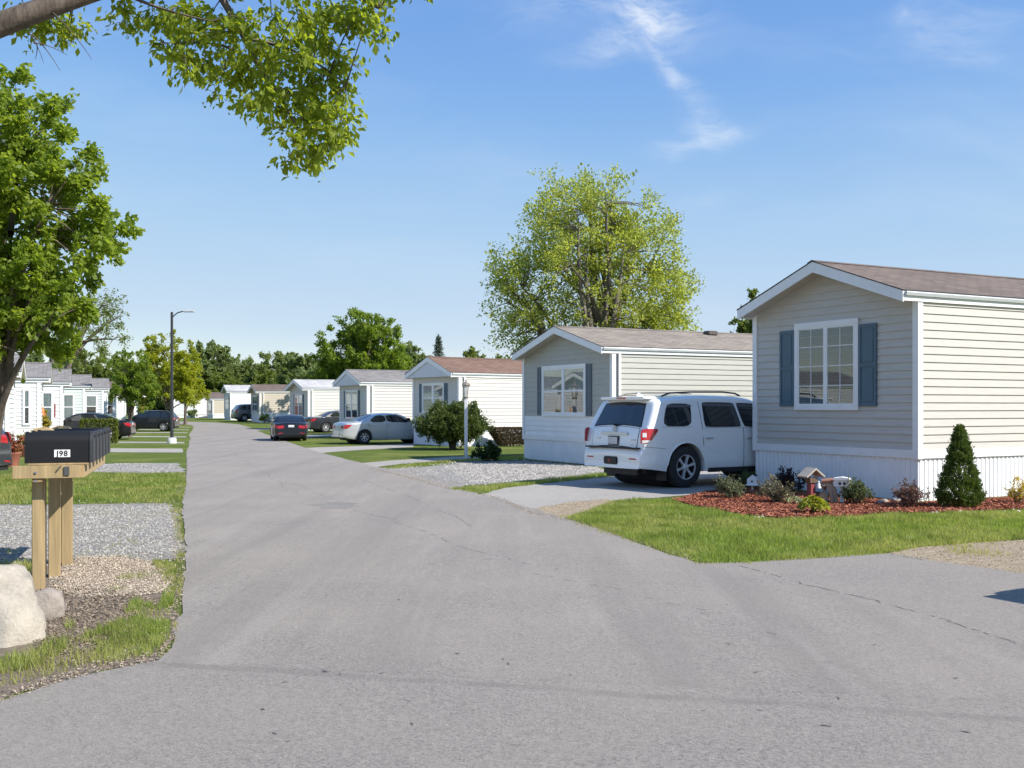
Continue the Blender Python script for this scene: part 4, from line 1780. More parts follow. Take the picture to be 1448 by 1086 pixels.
struct(mb.build('road_stain', CRACK))
sheet('road_patch', [(436, 714), (462, 711), (500, 712), (511, 717), (490, 721), (452, 720)], .0116, PATCH, jit=.16)

# the crossing street and the paved apron on the right
sheet('street', [(-14, -3), (-6, 2.6), (-4.2, 4.9), (-3.03, 6.28), (-2.81, 6.85), (-2.43, 7.29), (-2.46, 7.7), (-1, 9.4), (0.5, 11), (2.1, 11.80), (2.62, 11.86), (3.6, 12.35), (4.5, 12.62), (4.78, 11.95), (5.35, 11.1), (14, 8), (30, 3), (30, -25), (-14, -25)],
      .009, ASPH2, px=False)
# drives on the right
sheet('driveway', [(676, 700), (716, 690), (790, 682), (866, 674), (960, 668), (1040, 662), (1068, 664), (1068, 676), (1040, 690), (1000, 698), (905, 706), (860, 708), (800, 722), (745, 727), (700, 706)], .005, CONC, jit=.04)
sheet('bare_soil', [(742, 728), (768, 716), (800, 711), (858, 706), (880, 710), (850, 720), (812, 733), (798, 742), (770, 738)], .0075, DIRTY, jit=.08, seed=4)
sheet('gravel_drive', [(575, 662), (628, 658), (660, 653), (745, 652), (845, 660), (860, 668), (780, 677), (700, 684), (660, 686), (600, 672)], .006, GRAV, jit=.09, seed=5)
sheet('drive_apron', [(522, 662), (600, 661), (640, 672), (668, 683), (640, 694), (580, 682)], .004, ASPH2, jit=.05, seed=6)
sheet('driveway', [(500, 656), (560, 651), (640, 646), (705, 644), (705, 647.5), (640, 650.5), (560, 657), (520, 662)], .005, CONC, jit=.03, seed=7)
sheet('driveway', [(405, 634.5), (455, 632.5), (500, 631), (585, 627.5), (585, 632), (500, 637), (462, 640), (440, 643)], .005, CONC, jit=.03, seed=8)
sheet('driveway', [(365, 617), (420, 616), (480, 613), (480, 616), (420, 619.5), (385, 621)], .005, CONC, jit=.03, seed=9)
sheet('driveway', [(345, 606.5), (400, 605.5), (400, 607.5), (352, 609)], .005, CONC, jit=.02, seed=10)
sheet('bare_soil', [(1255, 783), (1290, 776), (1360, 768), (1460, 764), (1460, 818), (1400, 806), (1330, 796)], .0075, DIRTY, jit=.07, seed=11)
# left side
sheet('gravel_lot', [(-200, 713), (60, 714), (236, 712), (252, 722), (256, 745), (258, 790), (200, 797), (100, 792), (-200, 812)], .006, GRAV2, jit=.07, seed=12)
sheet('gravel_drive', [(118, 657), (180, 655), (252, 655), (262, 669), (190, 669), (112, 668)], .005, GRAV, jit=.1, seed=13)
for i, (a, b) in enumerate(((634, 640), (624.5, 627), (616.5, 618.5), (611, 612.5), (607, 608.3), (603.5, 604.5))):
    xr = 258 + i * 2.2
    sheet('driveway', [(150 + i * 12, a), (xr, a + .6), (xr + 1, b), (148 + i * 12, b - .4)], .005, CONC, jit=.02, seed=14 + i)
MULCHP = soil('wood_chip_soil', (.34, .26, .19), (.56, .47, .37), 9)
BROWN = soil('brown_soil', (.17, .13, .095), (.34, .27, .20), 7)
sheet('bare_soil', [(-60, 800), (60, 800), (110, 790), (180, 792), (232, 800), (246, 815), (250, 850), (246, 905), (225, 932), (110, 957), (0, 992), (-60, 1012)], .0045, BROWN, jit=.08, seed=31)
sheet('wood_chip_patch', [(75, 812), (110, 790), (170, 788), (225, 798), (243, 814), (242, 834), (190, 838), (150, 836), (95, 838)], .0085, MULCHP, jit=.08, seed=32)

# red mulch bed along the near home
REDM = soil('red_mulch', (.13, .036, .018), (.34, .115, .06), 16)
bed = [(950, 708), (985, 716), (1040, 727), (1100, 733), (1180, 732), (1260, 727), (1330, 725), (1400, 722.5), (1500, 719), (1500, 700), (1300, 712), (1200, 704), (1068, 690), (1030, 690), (1000, 696)]
bp = [at(*p) for p in bed]
sheet('mulch_bed', bed, .012, REDM, jit=.07, seed=33)


# ------------------------------------------------------------------ scatter helpers
def inside(poly, X, Y):
    n = len(poly)
    ins = np.zeros(len(X), bool)
    j = n - 1
    for i in range(n):
        xi, yi = poly[i]
        xj, yj = poly[j]
        c = ((yi > Y) != (yj > Y)) & (X < (xj - xi) * (Y - yi) / (yj - yi + 1e-12) + xi)
        ins ^= c
        j = i
    return ins


def scatter(poly, dens, rng):
    xs_, ys_ = [p[0] for p in poly], [p[1] for p in poly]
    A = (max(xs_) - min(xs_)) * (max(ys_) - min(ys_))
    n = int(A * dens)
    X = rng.uniform(min(xs_), max(xs_), n)
    Y = rng.uniform(min(ys_), max(ys_), n)
    k = inside(poly, X, Y)
    return X[k], Y[k]


def vnoise(X, Y, s, seed):
    r = np.random.default_rng(seed)
    G = r.random((64, 64))
    u, v = X / s + 100, Y / s + 100
    i, j = np.floor(u).astype(int), np.floor(v).astype(int)
    fu, fv = u - i, v - j
    fu, fv = fu * fu * (3 - 2 * fu), fv * fv * (3 - 2 * fv)
    g = lambda a, b: G[a % 64, b % 64]
    return (g(i, j) * (1 - fu) + g(i + 1, j) * fu) * (1 - fv) + (g(i, j + 1) * (1 - fu) + g(i + 1, j + 1) * fu) * fv


def blades(name, poly, dens, h, wdt, mat, seed, patchy=0., px=True, z=0., group=None):
    rng = np.random.default_rng(seed)
    poly = [at(*p) for p in poly] if px else poly
    X, Y = scatter(poly, dens, rng)
    nz_ = vnoise(X, Y, .55, seed) * .6 + vnoise(X, Y, .17, seed + 5) * .4
    if patchy:
        k = nz_ > patchy * rng.uniform(.75, 1.2, len(X))
        X, Y, nz_ = X[k], Y[k], nz_[k]
    n = len(X)
    a = rng.uniform(0, 2 * np.pi, n)
    hh = h * rng.uniform(.5, 1.25, n) * (.3 + 1.25 * nz_)
    ww = wdt * rng.uniform(.7, 1.3, n)
    le = rng.uniform(.1, .75, n) * hh
    la = rng.uniform(0, 2 * np.pi, n)
    b0 = np.stack([X - np.cos(a) * ww, Y - np.sin(a) * ww, np.full(n, z)], 1)
    b1 = np.stack([X + np.cos(a) * ww, Y + np.sin(a) * ww, np.full(n, z)], 1)
    tp = np.stack([X + np.cos(la) * le, Y + np.sin(la) * le, z + hh], 1)
    V = np.stack([b0, b1, tp], 1).reshape(-1, 3)
    Fc = np.arange(3 * n).reshape(-1, 3)
    o = npmesh(name, V, Fc, mat, k=3)
    struct(o, 'stuff')
    return o


LAWN = leaf_mat('grass_blade', (.15, .225, .04), (.33, .41, .09), .5, patch=(.50, .45, .17))
LAWN2 = leaf_mat('grass_blade_dry', (.22, .24, .06), (.46, .45, .15), .5)
lawnA = [(800, 734), (900, 767), (990, 797), (1055, 797), (1160, 791), (1258, 784), (1300, 775), (1460, 762), (1460, 722), (1400, 723.5), (1330, 726), (1260, 728), (1180, 733.5), (1100, 734.5), (1040, 729), (985, 718), (950, 709), (900, 707), (860, 712), (830, 724)]
blades('grass', lawnA, 2300, .062, .0055, LAWN, 1)
blades('grass', lawnA, 350, .06, .0055, LAWN2, 2, .5)
lawnB = [(634, 692), (700, 686), (790, 677), (862, 669), (866, 674), (790, 682), (716, 690), (678, 698)]
blades('grass', lawnB, 900, .075, .008, LAWN, 3)
lawnC = [(-150, 712), (60, 713), (238, 711), (258, 709), (263, 690), (262, 669), (190, 670), (110, 669), (-150, 676)]
blades('grass', lawnC, 520, .07, .009, LAWN, 4)
blades('grass', lawnC, 120, .07, .009, LAWN2, 44, .5)
blades('grass', [(545, 664), (600, 660), (660, 652), (745, 650), (745, 645), (700, 648), (640, 651.5), (560, 658)], 260, .08, .012, LAWN, 5)
# ragged tufts by the boulders and mailboxes
tuft = [(-20, 985), (0, 975), (100, 950), (215, 930), (238, 905), (246, 850), (250, 800), (215, 795), (235, 830), (225, 860), (185, 850), (170, 880), (120, 900), (60, 930), (0, 940)]
blades('grass', tuft, 4200, .058, .0042, LAWN, 6, .5)
blades('grass', tuft, 800, .07, .004, LAWN2, 7, .4)
blades('grass', [(-20, 800), (45, 800), (48, 812), (-20, 818)], 2500, .10, .005, LAWN, 61)
blades('grass', [(236, 713), (256, 720), (262, 790), (256, 860), (246, 915), (238, 880), (246, 830), (250, 790), (246, 740)], 1300, .055, .004, LAWN2, 8, .5)
blades('grass', [(150, 822), (245, 808), (246, 838), (150, 838)], 1400, .08, .004, LAWN, 9, .62)
blades('grass', [(0, 715), (240, 713), (254, 790), (0, 800)], 220, .045, .004, LAWN2, 10, .68)
blades('grass', [(795, 729), (985, 794), (1060, 793), (1070, 800), (985, 801), (790, 735)], 900, .05, .004, LAWN2, 11, .45)


# chips of mulch and wood, and gravel stones
def chips(name, poly, dens, size, mat, seed, px=True, z=.012, flat=.35):
    rng = np.random.default_rng(seed)
    poly = [at(*p) for p in poly] if px else poly
    X, Y = scatter(poly, dens, rng)
    n = len(X)
    d = rng.normal(size=(n, 3))
    d[:, 2] *= flat
    d /= np.linalg.norm(d, axis=1)[:, None]
    e = np.cross(d, rng.normal(size=(n, 3)) * np.array([.35, .35, 1]))
    e /= np.linalg.norm(e, axis=1)[:, None]
    L = size * rng.uniform(.5, 1.5, n)[:, None]
    Wd = size * rng.uniform(.2, .5, n)[:, None]
    C = np.stack([X, Y, z + rng.uniform(0, size * .5, n)], 1)
    V = np.stack([C - d * L / 2 - e * Wd / 2, C + d * L / 2 - e * Wd / 2, C + d * L / 2 + e * Wd / 2, C - d * L / 2 + e * Wd / 2], 1).reshape(-1, 3)
    Fc = np.arange(4 * n).reshape(-1, 4)
    return struct(npmesh(name, V, Fc, mat, k=4), 'stuff')


def stones(name, poly, dens, size, mat, seed, px=True, z=.008):
    rng = np.random.default_rng(seed)
    poly = [at(*p) for p in poly] if px else poly
    X, Y = scatter(poly, dens, rng)
    n = len(X)
    base = np.array([[1, 0, 0], [0, 1, 0], [-1, 0, 0], [0, -1, 0], [0, 0, .75], [0, 0, -.4]])
    s = size * rng.uniform(.45, 1.3, n)
    V = base[None] * s[:, None, None] * rng.uniform(.7, 1.2, (n, 6, 1))
    a = rng.uniform(0, 6.28, n)
    ca, sa = np.cos(a)[:, None], np.sin(a)[:, None]
    Vx = V[..., 0] * ca - V[..., 1] * sa + X[:, None]
    Vy = V[..., 0] * sa + V[..., 1] * ca + Y[:, None]
    V = np.stack([Vx, Vy, V[..., 2] + z], -1).reshape(-1, 3)
    t = np.array([[0, 1, 4], [1, 2, 4], [2, 3, 4], [3, 0, 4]])
    Fc = (np.arange(n)[:, None, None] * 6 + t[None]).reshape(-1, 3)
    return struct(npmesh(name, V, Fc, mat, k=3), 'stuff')


def chip_mat(name, a, b):
    t = NT(name)
    g = t.node('ShaderNodeNewGeometry')
    t.color(t.mix(g.outputs['Random Per Island'], a, b))
    t.b.inputs['Roughness'].default_value = .9
    MATS[name] = t.m
    return t.m


chips('mulch_chips', bed, 1500, .045, chip_mat('red_chip', (.15, .04, .02), (.46, .165, .09)), 41, z=.016)
chips('wood_chips', [(70, 815), (110, 789), (170, 787), (228, 797), (246, 814), (244, 838), (190, 845), (110, 846), (70, 838)], 5200, .017, chip_mat('pale_chip', (.32, .25, .18), (.64, .55, .44)), 42)
chips('bark_litter', [(40, 830), (160, 836), (230, 850), (200, 900), (120, 940), (60, 945), (40, 900)], 2600, .02, chip_mat('dark_chip', (.12, .09, .065), (.36, .285, .21)), 43)
chips('bark_litter', [(236, 930), (225, 936), (110, 960), (0, 995), (0, 985), (110, 948), (235, 900), (250, 850), (262, 800), (258, 850)], 1300, .017, chip_mat('tan_chip', (.2, .14, .09), (.5, .42, .32)), 45)
STN = chip_mat('gravel_stone', (.17, .16, .145), (.46, .43, .385))
stones('gravel', [(-20, 716), (60, 717), (236, 715), (250, 724), (254, 785), (200, 794), (100, 790), (-20, 806)], 500, .017, STN, 46)
stones('gravel', [(628, 660), (660, 655), (745, 654), (845, 662), (855, 667), (780, 676), (700, 683), (665, 684)], 160, .035, STN, 47)
stones('gravel', [(120, 658), (180, 656), (250, 656), (258, 668), (190, 668), (116, 667)], 60, .03, STN, 48)
stones('edging_stones', [(1010, 724), (1100, 733), (1180, 732.5), (1260, 727.5), (1330, 725), (1460, 721), (1460, 724), (1330, 728), (1260, 730), (1180, 735), (1100, 736), (1005, 727)], 12, .05, chip_mat('pale_stone', (.3, .26, .2), (.5, .45, .38)), 49)

# grit and dead grass along the edges of the asphalt
EDGE = chip_mat('edge_grit', (.16, .12, .08), (.50, .42, .31))
for k_, e_ in enumerate(([(668, 697), (700, 706), (745, 727), (800, 735), (900, 769), (990, 799), (1060, 799), (1160, 792), (1258, 786), (1300, 794)], [(256, 720), (263, 790), (257, 850), (247, 915), (226, 937), (110, 961), (0, 996)], [(520, 663), (575, 676), (634, 693)], [(263, 669), (260, 700)])):
    q = [at(*p_) for p_ in e_]
    pol = q + [(x_ + (.16 if k_ % 2 == 0 else -.18), y_ + .06) for x_, y_ in q[::-1]]
    chips('edge_grit', pol, 900, .017, EDGE, 60 + k_, px=False, z=.014)

blades('grass', [(1255, 782), (1300, 774), (1360, 767), (1460, 763), (1460, 790), (1380, 790), (1300, 785)], 900, .05, .005, LAWN2, 71, .56)
blades('grass', [(1300, 790), (1330, 795), (1400, 805), (1460, 816), (1460, 806), (1380, 795)], 700, .04, .005, LAWN2, 72, .6)
chips('straw_litter', [(1255, 783), (1290, 776), (1360, 768), (1460, 764), (1460, 816), (1400, 805), (1330, 795)], 420, .018, chip_mat('straw', (.24, .18, .11), (.52, .43, .30)), 73, z=.008)
chips('straw_litter', [(742, 728), (768, 716), (800, 711), (858, 706), (880, 710), (850, 720), (812, 733), (798, 740)], 420, .018, MATS['straw'], 74, z=.008)

blades('grass', [(-10, 930), (40, 930), (80, 905), (95, 880), (110, 890), (90, 925), (40, 950), (-10, 955)], 2200, .09, .0045, LAWN, 75, .42)

chips('mulch_chips', [(940, 706), (985, 720), (1040, 731), (1100, 737), (1180, 736), (1260, 731), (1330, 728.5), (1400, 726), (1470, 723), (1470, 718), (1180, 728), (1040, 722)], 60, .045, MATS['red_chip'], 81, z=.05)
stones('gravel', [(-20, 708), (260, 706), (266, 800), (200, 806), (100, 800), (-20, 812)], 30, .016, STN, 82)
stones('gravel', [(560, 662), (660, 650), (745, 649), (860, 658), (870, 670), (780, 681), (700, 690), (620, 690)], 30, .03, STN, 83)
# ------------------------------------------------------------------ things
MATS['pine'] = wood('pine', (.42, .305, .155))
WOOD = MATS['pine']
MBOX = simple('mailbox_black', (.012, .012, .014), .62, spec=.25, var=.12, vscale=14, bump=.08, bscale=120)
STEEL = simple('bolt_steel', (.35, .35, .36), .35, metal=.8)

# mailbox stand: posts, two long rails, a cross arm at the near end and one at the far end
rowdir = Vector((-.292, .956, 0))
fl = Vector((-4.02, 10.2, 0))                       # ground below the near mailbox's door
rz = math.atan2(rowdir.y, rowdir.x) - math.pi / 2   # local y runs along the row, local x towards the road
side = Vector((math.cos(rz), math.sin(rz), 0))
stand_o = fl - side * .30
st = thing('mailbox_stand', 'square timber stand with three posts carrying the row of black mailboxes', 'mailbox stand', tuple(stand_o), rz)
for (bx, by) in ((-.199, .08), (-.146, .868), (-.109, 1.693)):
    m = MB()
    m.bevbox(bx - .054, bx + .054, by - .054, by + .054, -.1, 1.185, 0, .006)
    m.build('post', WOOD, st)
for by in (-.115, 2.32):
    m = MB()
    m.bevbox(-.40, .19, by - .022, by + .022, 1.075, 1.197, 0, .004)
    m.build('cross_arm', WOOD, st)
for bx in (-.03, .18):
    m = MB()
    m.bevbox(bx - .022 + .02, bx + .022 + .02, -.09, 2.55, 1.075, 1.197, 0, .004)
    m.build('rail', WOOD, st)
for k in range(6):
    m = MB()
    m.bevbox(-.27, .26, k * .42 - .12 + .03, k * .42 + .09 + .03, 1.1985, 1.216, 0, .003)
    m.build('mailbox_board', WOOD, st)
for z in (1.1, 1.02):
    mm = MB()
    mm.lathe([(.014, -.138), (.014, -.145), (.001, -.147)], (-.199, 0, z + .03), 'y', 8)
    mm.build('bolt', STEEL, st)
m = MB()
m.tube([(.02, -.15, 1.19), (-.01, -.15, 1.15)], .008, 5)
m.bevbox(.045, .095, -.15, -.138, 1.10, 1.185, 0, .004)
m.build('bracket', simple('bracket', (.10, .10, .095), .5, metal=.3), st)


def mailbox_mesh():
    hw, h0 = .098, .192
    prof = [(-hw, 0), (-hw, h0)] + [(-hw * math.cos(math.pi * k / 14), h0 + hw * math.sin(math.pi * k / 14)) for k in range(1, 14)] + [(hw, h0), (hw, 0)]
    return prof


prof = mailbox_mesh()
SEC = 'black mailboxes in a row on the timber stand'
labs = ['black mailbox with white number plate, nearest of the row of six', 'second black mailbox of the row, just behind the numbered one', 'third black mailbox from the front of the row', 'fourth black mailbox from the front of the row',
        'fifth black mailbox, next to last at the far end of the row', 'black mailbox at the far end of the row of six']
for k in range(6):
    o = stand_o + rowdir * (k * .42 + .03)
    r = thing('mailbox', labs[k], 'mailbox', (o.x, o.y, 1.217), rz, SEC)
    m = MB()
    m.prism(prof, lambda u, v, d: (d, u, v), -.285, .285)
    m.build('body', MBOX, r, smooth=40)
    m = MB()
    pr = [(u * 1.10, v * 1.025) for u, v in prof]
    m.prism(pr, lambda u, v, d: (d, u, v), .268, .302)
    m.bevbox(.30, .325, -.02, .02, .235, .265, 0, .004)
    m.build('door', simple('mailbox_edge', (.035, .036, .04), .45, var=.1), r, smooth=40)
    m = MB()
    m.prism(pr, lambda u, v, d: (d, u, v), -.302, -.280)
    m.build('back_rim', MBOX, r, smooth=40)
    m = MB()
    m.bevbox(.10, .24, .102, .108, .12, .15, 0, .002)
    m.bevbox(.21, .25, .102, .108, .12, .20, 0, .002)
    m.build('flag', simple('flag_grey', (.12, .12, .13), .5), r)
    if k == 0:
        m = MB()
        m.box(-.045, .095, -.1015, -.099, .055, .125)
        p = m.build('number_plate', simple('plate_bright', (.8, .8, .8), .5, var=.03), r)
        cu = bpy.data.curves.new('number', 'FONT')
        cu.body = 'J98'
        cu.size = .072
        cu.align_x = 'CENTER'
        cu.extrude = .0008
        cu.offset = .0016
        cu.space_character = 1.12
        to = bpy.data.objects.new('tmp', cu)
        me = bpy.data.meshes.new_from_object(to)
        bpy.data.objects.remove(to)
        me.materials.append(BLACKPL)
        no = bpy.data.objects.new('number', me)
        COL.objects.link(no)
        no.parent = p
        no.rotation_euler = (R(90), 0, 0)
        no.location = (.025, -.1030, .066)
# two tan rounded boxes on the rails' far side
for k, (px, py) in enumerate(((61, 1.30), (87, 2.1))):
    Y = 11.0 + k * .9
    X = xat(px, Y)
    r = thing('newspaper_box', ('tan rounded wooden box' if k == 0 else 'smaller looking tan rounded wooden box farther back') + ' showing behind the black mailboxes', 'box', (X, Y, 1.08), rz, 'tan rounded boxes behind the mailboxes')
    m = MB()
    pp = [(-.11, 0), (-.11, .40)] + [(-.11 * math.cos(math.pi * q / 10), .40 + .055 * math.sin(math.pi * q / 10)) for q in range(1, 10)] + [(.11, .40), (.11, 0)]
    m.prism(pp, lambda u, v, d: (u, d, v), -.10, .10)
    m.build('box', simple('tan_board', (.52, .38, .2), .7, var=.15), r, smooth=40)
    m = MB()
    m.bevbox(-.03, .03, -.03, .03, -1.1, .0, 0, .005)
    m.build('post', WOOD, r)


def rock(name, label, loc, rx, ry, rz_, mat, seed, group='boulders beside the mailbox stand', rough=.18, sub=4):
    rnd = random.Random(seed)
    bm = bmesh.new()
    bmesh.ops.create_icosphere(bm, subdivisions=sub, radius=1)
    pl = []
    for _ in range(10):                   # facets knocked off a lump
        d = Vector((rnd.gauss(0, 1), rnd.gauss(0, 1), rnd.gauss(0, 1))).normalized()
        pl.append((d, rnd.uniform(.68, .93)))
    from mathutils import noise as mn
    for v in bm.verts:
        p = v.co.copy()
        for d, h in pl:
            e = p.dot(d) - h
            if e > 0:
                p -= d * e * .85
        p *= 1 + rough * .5 * mn.fractal(p * 1.6 + Vector((seed, 0, 0)), 1, 2, 4) + rough * .12 * mn.fractal(p * 7 + Vector((seed, 3, 0)), 1, 2, 3)
        v.co = Vector((p.x * rx, p.y * ry, p.z * rz_))
    m = MB()
    m.addbm(bm)
    o = m.build(name, mat, None, loc, smooth=180)
    return tag(o, label, 'rock', group) if label else o


bx, by = at(5, 928)
rock('boulder', 'large pale boulder cut by the left edge, in front of the mailbox posts', (xat(-12, 8.05), 8.05, .02), .47, .5, .52, stone('pale_boulder', (.47, .42, .35), .5), 3, rough=.36)
rock('boulder', 'smaller grey brown rock tucked behind the large pale boulder', (xat(60, 8.75), 8.78, .09), .19, .2, .17, stone('grey_boulder', (.36, .31, .27), .5), 9)

# street lamp
lx, ly = at(243, 627)
r = thing('street_lamp', 'tall dark street lamp with curved arm on the left verge', 'street lamp', (lx, ly, 0))
m = MB()
m.tube([(0, 0, 0), (0, 0, .5), (0, 0, 6.25)], [.085, .078, .06], 12)
m.build('pole', DARKMETAL, r, smooth=40)
m = MB()
m.tube([(0, 0, 5.95), (.12, 0, 6.10), (.28, 0, 6.22), (.5, 0, 6.28), (.62, 0, 6.28)], .028, 8)
m.build('arm', DARKMETAL, r, smooth=40)
m = MB()
m.bevbox(.55, 1.08, -.12, .12, 6.24, 6.32, 0, .03)
m.tube([(.75, 0, 6.31), (.75, 0, 6.39)], .03, 8)
m.build('lamp_head', simple('lamp_grey', (.55, .56, .57), .4), r, smooth=40)
m = MB()
m.lathe([(.22, 0), (.21, .22), (.17, .27), (.001, .28)], (0, 0, 0), 'z', 18)
m.build('concrete_base', simple('base_concrete', (.6, .59, .57), .85), r, smooth=40)

# white lamp post in front of the round bush
lx, ly = at(659, 650.5)
r = thing('lamp_post', 'slim white garden lamp post with glass lantern in front of the round bush', 'lamp post', (lx, ly, 0))
m = MB()
m.bevbox(-.055, .055, -.055, .055, 0, 2.02, 0, .008)
m.build('post', simple('post_white', (.74, .74, .73), .5, var=.08), r)
m = MB()
m.lathe([(.075, 2.02), (.085, 2.04), (.085, 2.06), (.06, 2.08)], (0, 0, 0), 'z', 8)
m.lathe([(.15, 2.44), (.155, 2.46), (.09, 2.52), (.03, 2.56), (.025, 2.62), (.001, 2.64)], (0, 0, 0), 'z', 8)
for k in range(4):
    a = math.pi / 2 * k + .78
    m.tube([(.075 * math.cos(a), .075 * math.sin(a), 2.06), (.13 * math.cos(a), .13 * math.sin(a), 2.45)], .010, 4)
lm = m.build('lantern', simple('lantern_metal', (.30, .24, .20), .5, metal=.3), r, smooth=30)
m = MB()
m.lathe([(.066, 2.08), (.12, 2.44), (.001, 2.44)], (0, 0, 0), 'z', 6)
m.build('lantern_glass', simple('frosted_glass', (.72, .72, .68), .25), lm)

# ------------------------------------------------------------------ cars
PW = simple('paint_white', (.86, .87, .88), .30, var=0, coat=1)
PS = simple('paint_silver', (.56, .57, .585), .32, metal=.4, var=0, coat=1)
PK = simple('paint_black', (.009, .009, .011), .3, var=0, coat=.45, spec=.3)
PN = simple('paint_dark_blue', (.008, .010, .015), .3, var=0, coat=.5, spec=.3)
PG = simple('paint_grey', (.16, .17, .19), .3, metal=.4, var=0, coat=1)
PD = simple('paint_charcoal', (.040, .043, .05), .28, metal=.3, var=0, coat=1)


def park(spec, kind, name, label, cat, wx, heading, paint, scale=1., lat=0., group=None, side=-1):
    """wx: ground point under the outer face of a rear wheel (side -1 = right wheel)"""
    d = Vector((math.sin(R(heading)), math.cos(R(heading)), 0))
    rt = Vector((d.y, -d.x, 0))
    W = spec['W'] / 2 - .03
    loc = Vector((wx[0], wx[1], gz(wx[1]))) - d * spec['axles'][0] * scale + rt * (side * W * scale)
    return make_car(spec, kind, name, label, cat, tuple(loc), heading, paint, scale, group)


park(SUV, 'suv', 'suv', 'white SUV parked nose in beside the large beige home on the right', 'suv', (xat(970, 22.8), 22.8), 58, PW, 1.07)
GC = 'cars parked along the road'
park(SEDAN, 'sedan', 'sedan', 'silver sedan on the drive between two pale homes, left of the round bush', 'car', (-6.85, 49.3), 61, PS, 1.02, group=GC)
d = make_car(SEDAN, 'sedan', 'sedan', 'black sedan seen from behind, standing on the right edge of the road', 'car', (xat(412, 53.4), 53.4, 0), -16, PK, .93, GC)
park(SEDAN, 'sedan', 'sedan', 'dark sedan half hidden behind the pale home with the grey roof, tail showing', 'car', (xat(461, 70), 70), 60, PD, 1.04, group=GC)
park(WAGON, 'wagon', 'suv', 'grey SUV with red lamps far off beside the tan home with the brown roof', 'car', (xat(346, 104.5), 104.5), 62, PG, 1.1, group=GC)
park(SEDAN, 'sedan', 'sedan', 'black sedan on the left drive behind the clipped hedge, tail towards the road', 'car', (xat(166, 57.6), 57.6), -100, PK, 1.0, group=GC)
park(WAGON, 'wagon', 'wagon', 'dark blue estate car beside the street lamp on the left', 'car', (xat(239, 74), 74), -94, PN, .9, group=GC)
park(WAGON, 'wagon', 'wagon', 'dark grey car cut by the left edge, behind the mailboxes', 'car', (xat(-26, 25.5), 25.3), -88, PD, 1.05, group=GC)
for o in ():
    pass
make_car(SUV, 'suv', 'suv', 'dark SUV just past the right edge, its shadow falling on the paving', 'suv', (6.2, 8.2, 0), 62, PD, .95)

# ------------------------------------------------------------------ garden ornaments
def gpt(px, py):
    x, y = at(px, py)
    return (x, y, .012)


r = thing('bird_house', 'stone roofed bird house on a red post in the mulch bed', 'bird house', gpt(1147, 709), R(22))
r.scale = (1.05, 1.05, 1.08)
m = MB()
m.bevbox(-.055, .055, -.055, .055, 0, .30, 0, .008)
m.build('post', simple('red_post', (.27, .055, .06), .6, var=.2, vscale=12), r)
m = MB()
m.bevbox(-.085, .085, -.075, .075, .30, .40, 0, .01)
m.lathe([(.03, -.078), (.03, -.070)], (0, 0, .35), 'y', 12)
m.build('house', simple('brown_wood', (.16, .10, .07), .8, var=.2), r)
m = MB()
for sg in (-1, 1):
    m.prism([(sg * .185, .40), (0, .535), (0, .57), (sg * .20, .425)], lambda u, v, d: (u, d, v), -.14, .14)
m.build('roof', stone('roof_stone', (.50, .45, .38), .6), r)
m = MB()
m.lathe([(.045, .0), (.04, .05), (.012, .09), (.02, .11), (.001, .125)], (.09, -.09, .22), 'z', 10)
m.build('figurine', WHITE, r, smooth=60)

r = thing('garden_ornament', 'tan stone ornament with two stumpy legs holding a white bird house', 'garden ornament', gpt(1174, 712), R(-20))
SAND = stone('sandstone', (.50, .38, .27), .6)
m = MB()
m.tube([(-.10, 0, 0), (-.105, 0, .16), (-.10, .01, .30), (-.085, .02, .40)], [.075, .088, .08, .05], 10)
m.tube([(.03, -.03, 0), (.03, -.03, .10), (.01, -.03, .24), (-.04, 0, .34)], [.042, .038, .05, .06], 10)
m.tube([(.105, -.02, 0), (.10, -.02, .10), (.075, -.02, .22), (-.01, .0, .33)], [.04, .036, .045, .06], 10)
m.build('body', SAND, r, smooth=60)
m = MB()
m.tube([(-.15, -.03, .385), (-.02, -.02, .40), (.08, -.02, .42)], [.04, .05, .035], 8)
m.build('head', simple('terracotta', (.40, .20, .13), .8, var=.2), r, smooth=60)
m = MB()
m.bevbox(.06, .34, -.10, .10, .30, .42, 0, .012)
m.prism([(.04, .42), (.36, .42), (.33, .455), (.20, .475), (.07, .455)], lambda u, v, d: (u, d, v), -.12, .12)
h = m.build('white_house', WHITE, r)
m = MB()
for x in (.17, .25):
    m.lathe([(.026, -.104), (.026, -.1), (.001, -.106), (.026, -.104)], (x, 0, .36), 'y', 12)
m.build('entrance_hole', BLACKPL, h)
m = MB()
m.bevbox(.17, .24, -.03, .03, 0, .30, 0, .006)
m.build('support', WHITE, r)

r = thing('bird_house', 'small white bird house at the left corner of the near beige home', 'bird house', gpt(1064, 695), R(-20))
m = MB()
m.bevbox(-.02, .02, -.02, .02, 0, .14, 0, .003)
m.build('post', WHITE, r)
m = MB()
m.prism([(-.10, .13), (.10, .13), (.10, .25), (0, .33), (-.10, .25)], lambda u, v, d: (u, d, v), -.08, .08)
m.bevbox(-.13, .13, -.11, .11, .115, .132, 0, .004)
m.build('house', WHITE, r)
m = MB()
m.lathe([(.026, -.083), (.026, -.079), (.001, -.084)], (0, 0, .20), 'y', 12)
m.build('entrance_hole', BLACKPL, r)

rr = random.Random(5)
for k, (px, py) in enumerate(((1268, 711), (1250, 712), (1243, 714))):
    x, y = at(px, py)
    rock('garden_rock', ['brown garden rock left of the cone shaped evergreen', 'flat grey garden rock by the skirting, middle of three', 'small grey garden rock, leftmost of three by the skirting'][k], (x, y, .03), .10 - .02 * k, .09, .065, MATS['grey_boulder'], 20 + k, 'garden rocks along the near home', .25, 3)
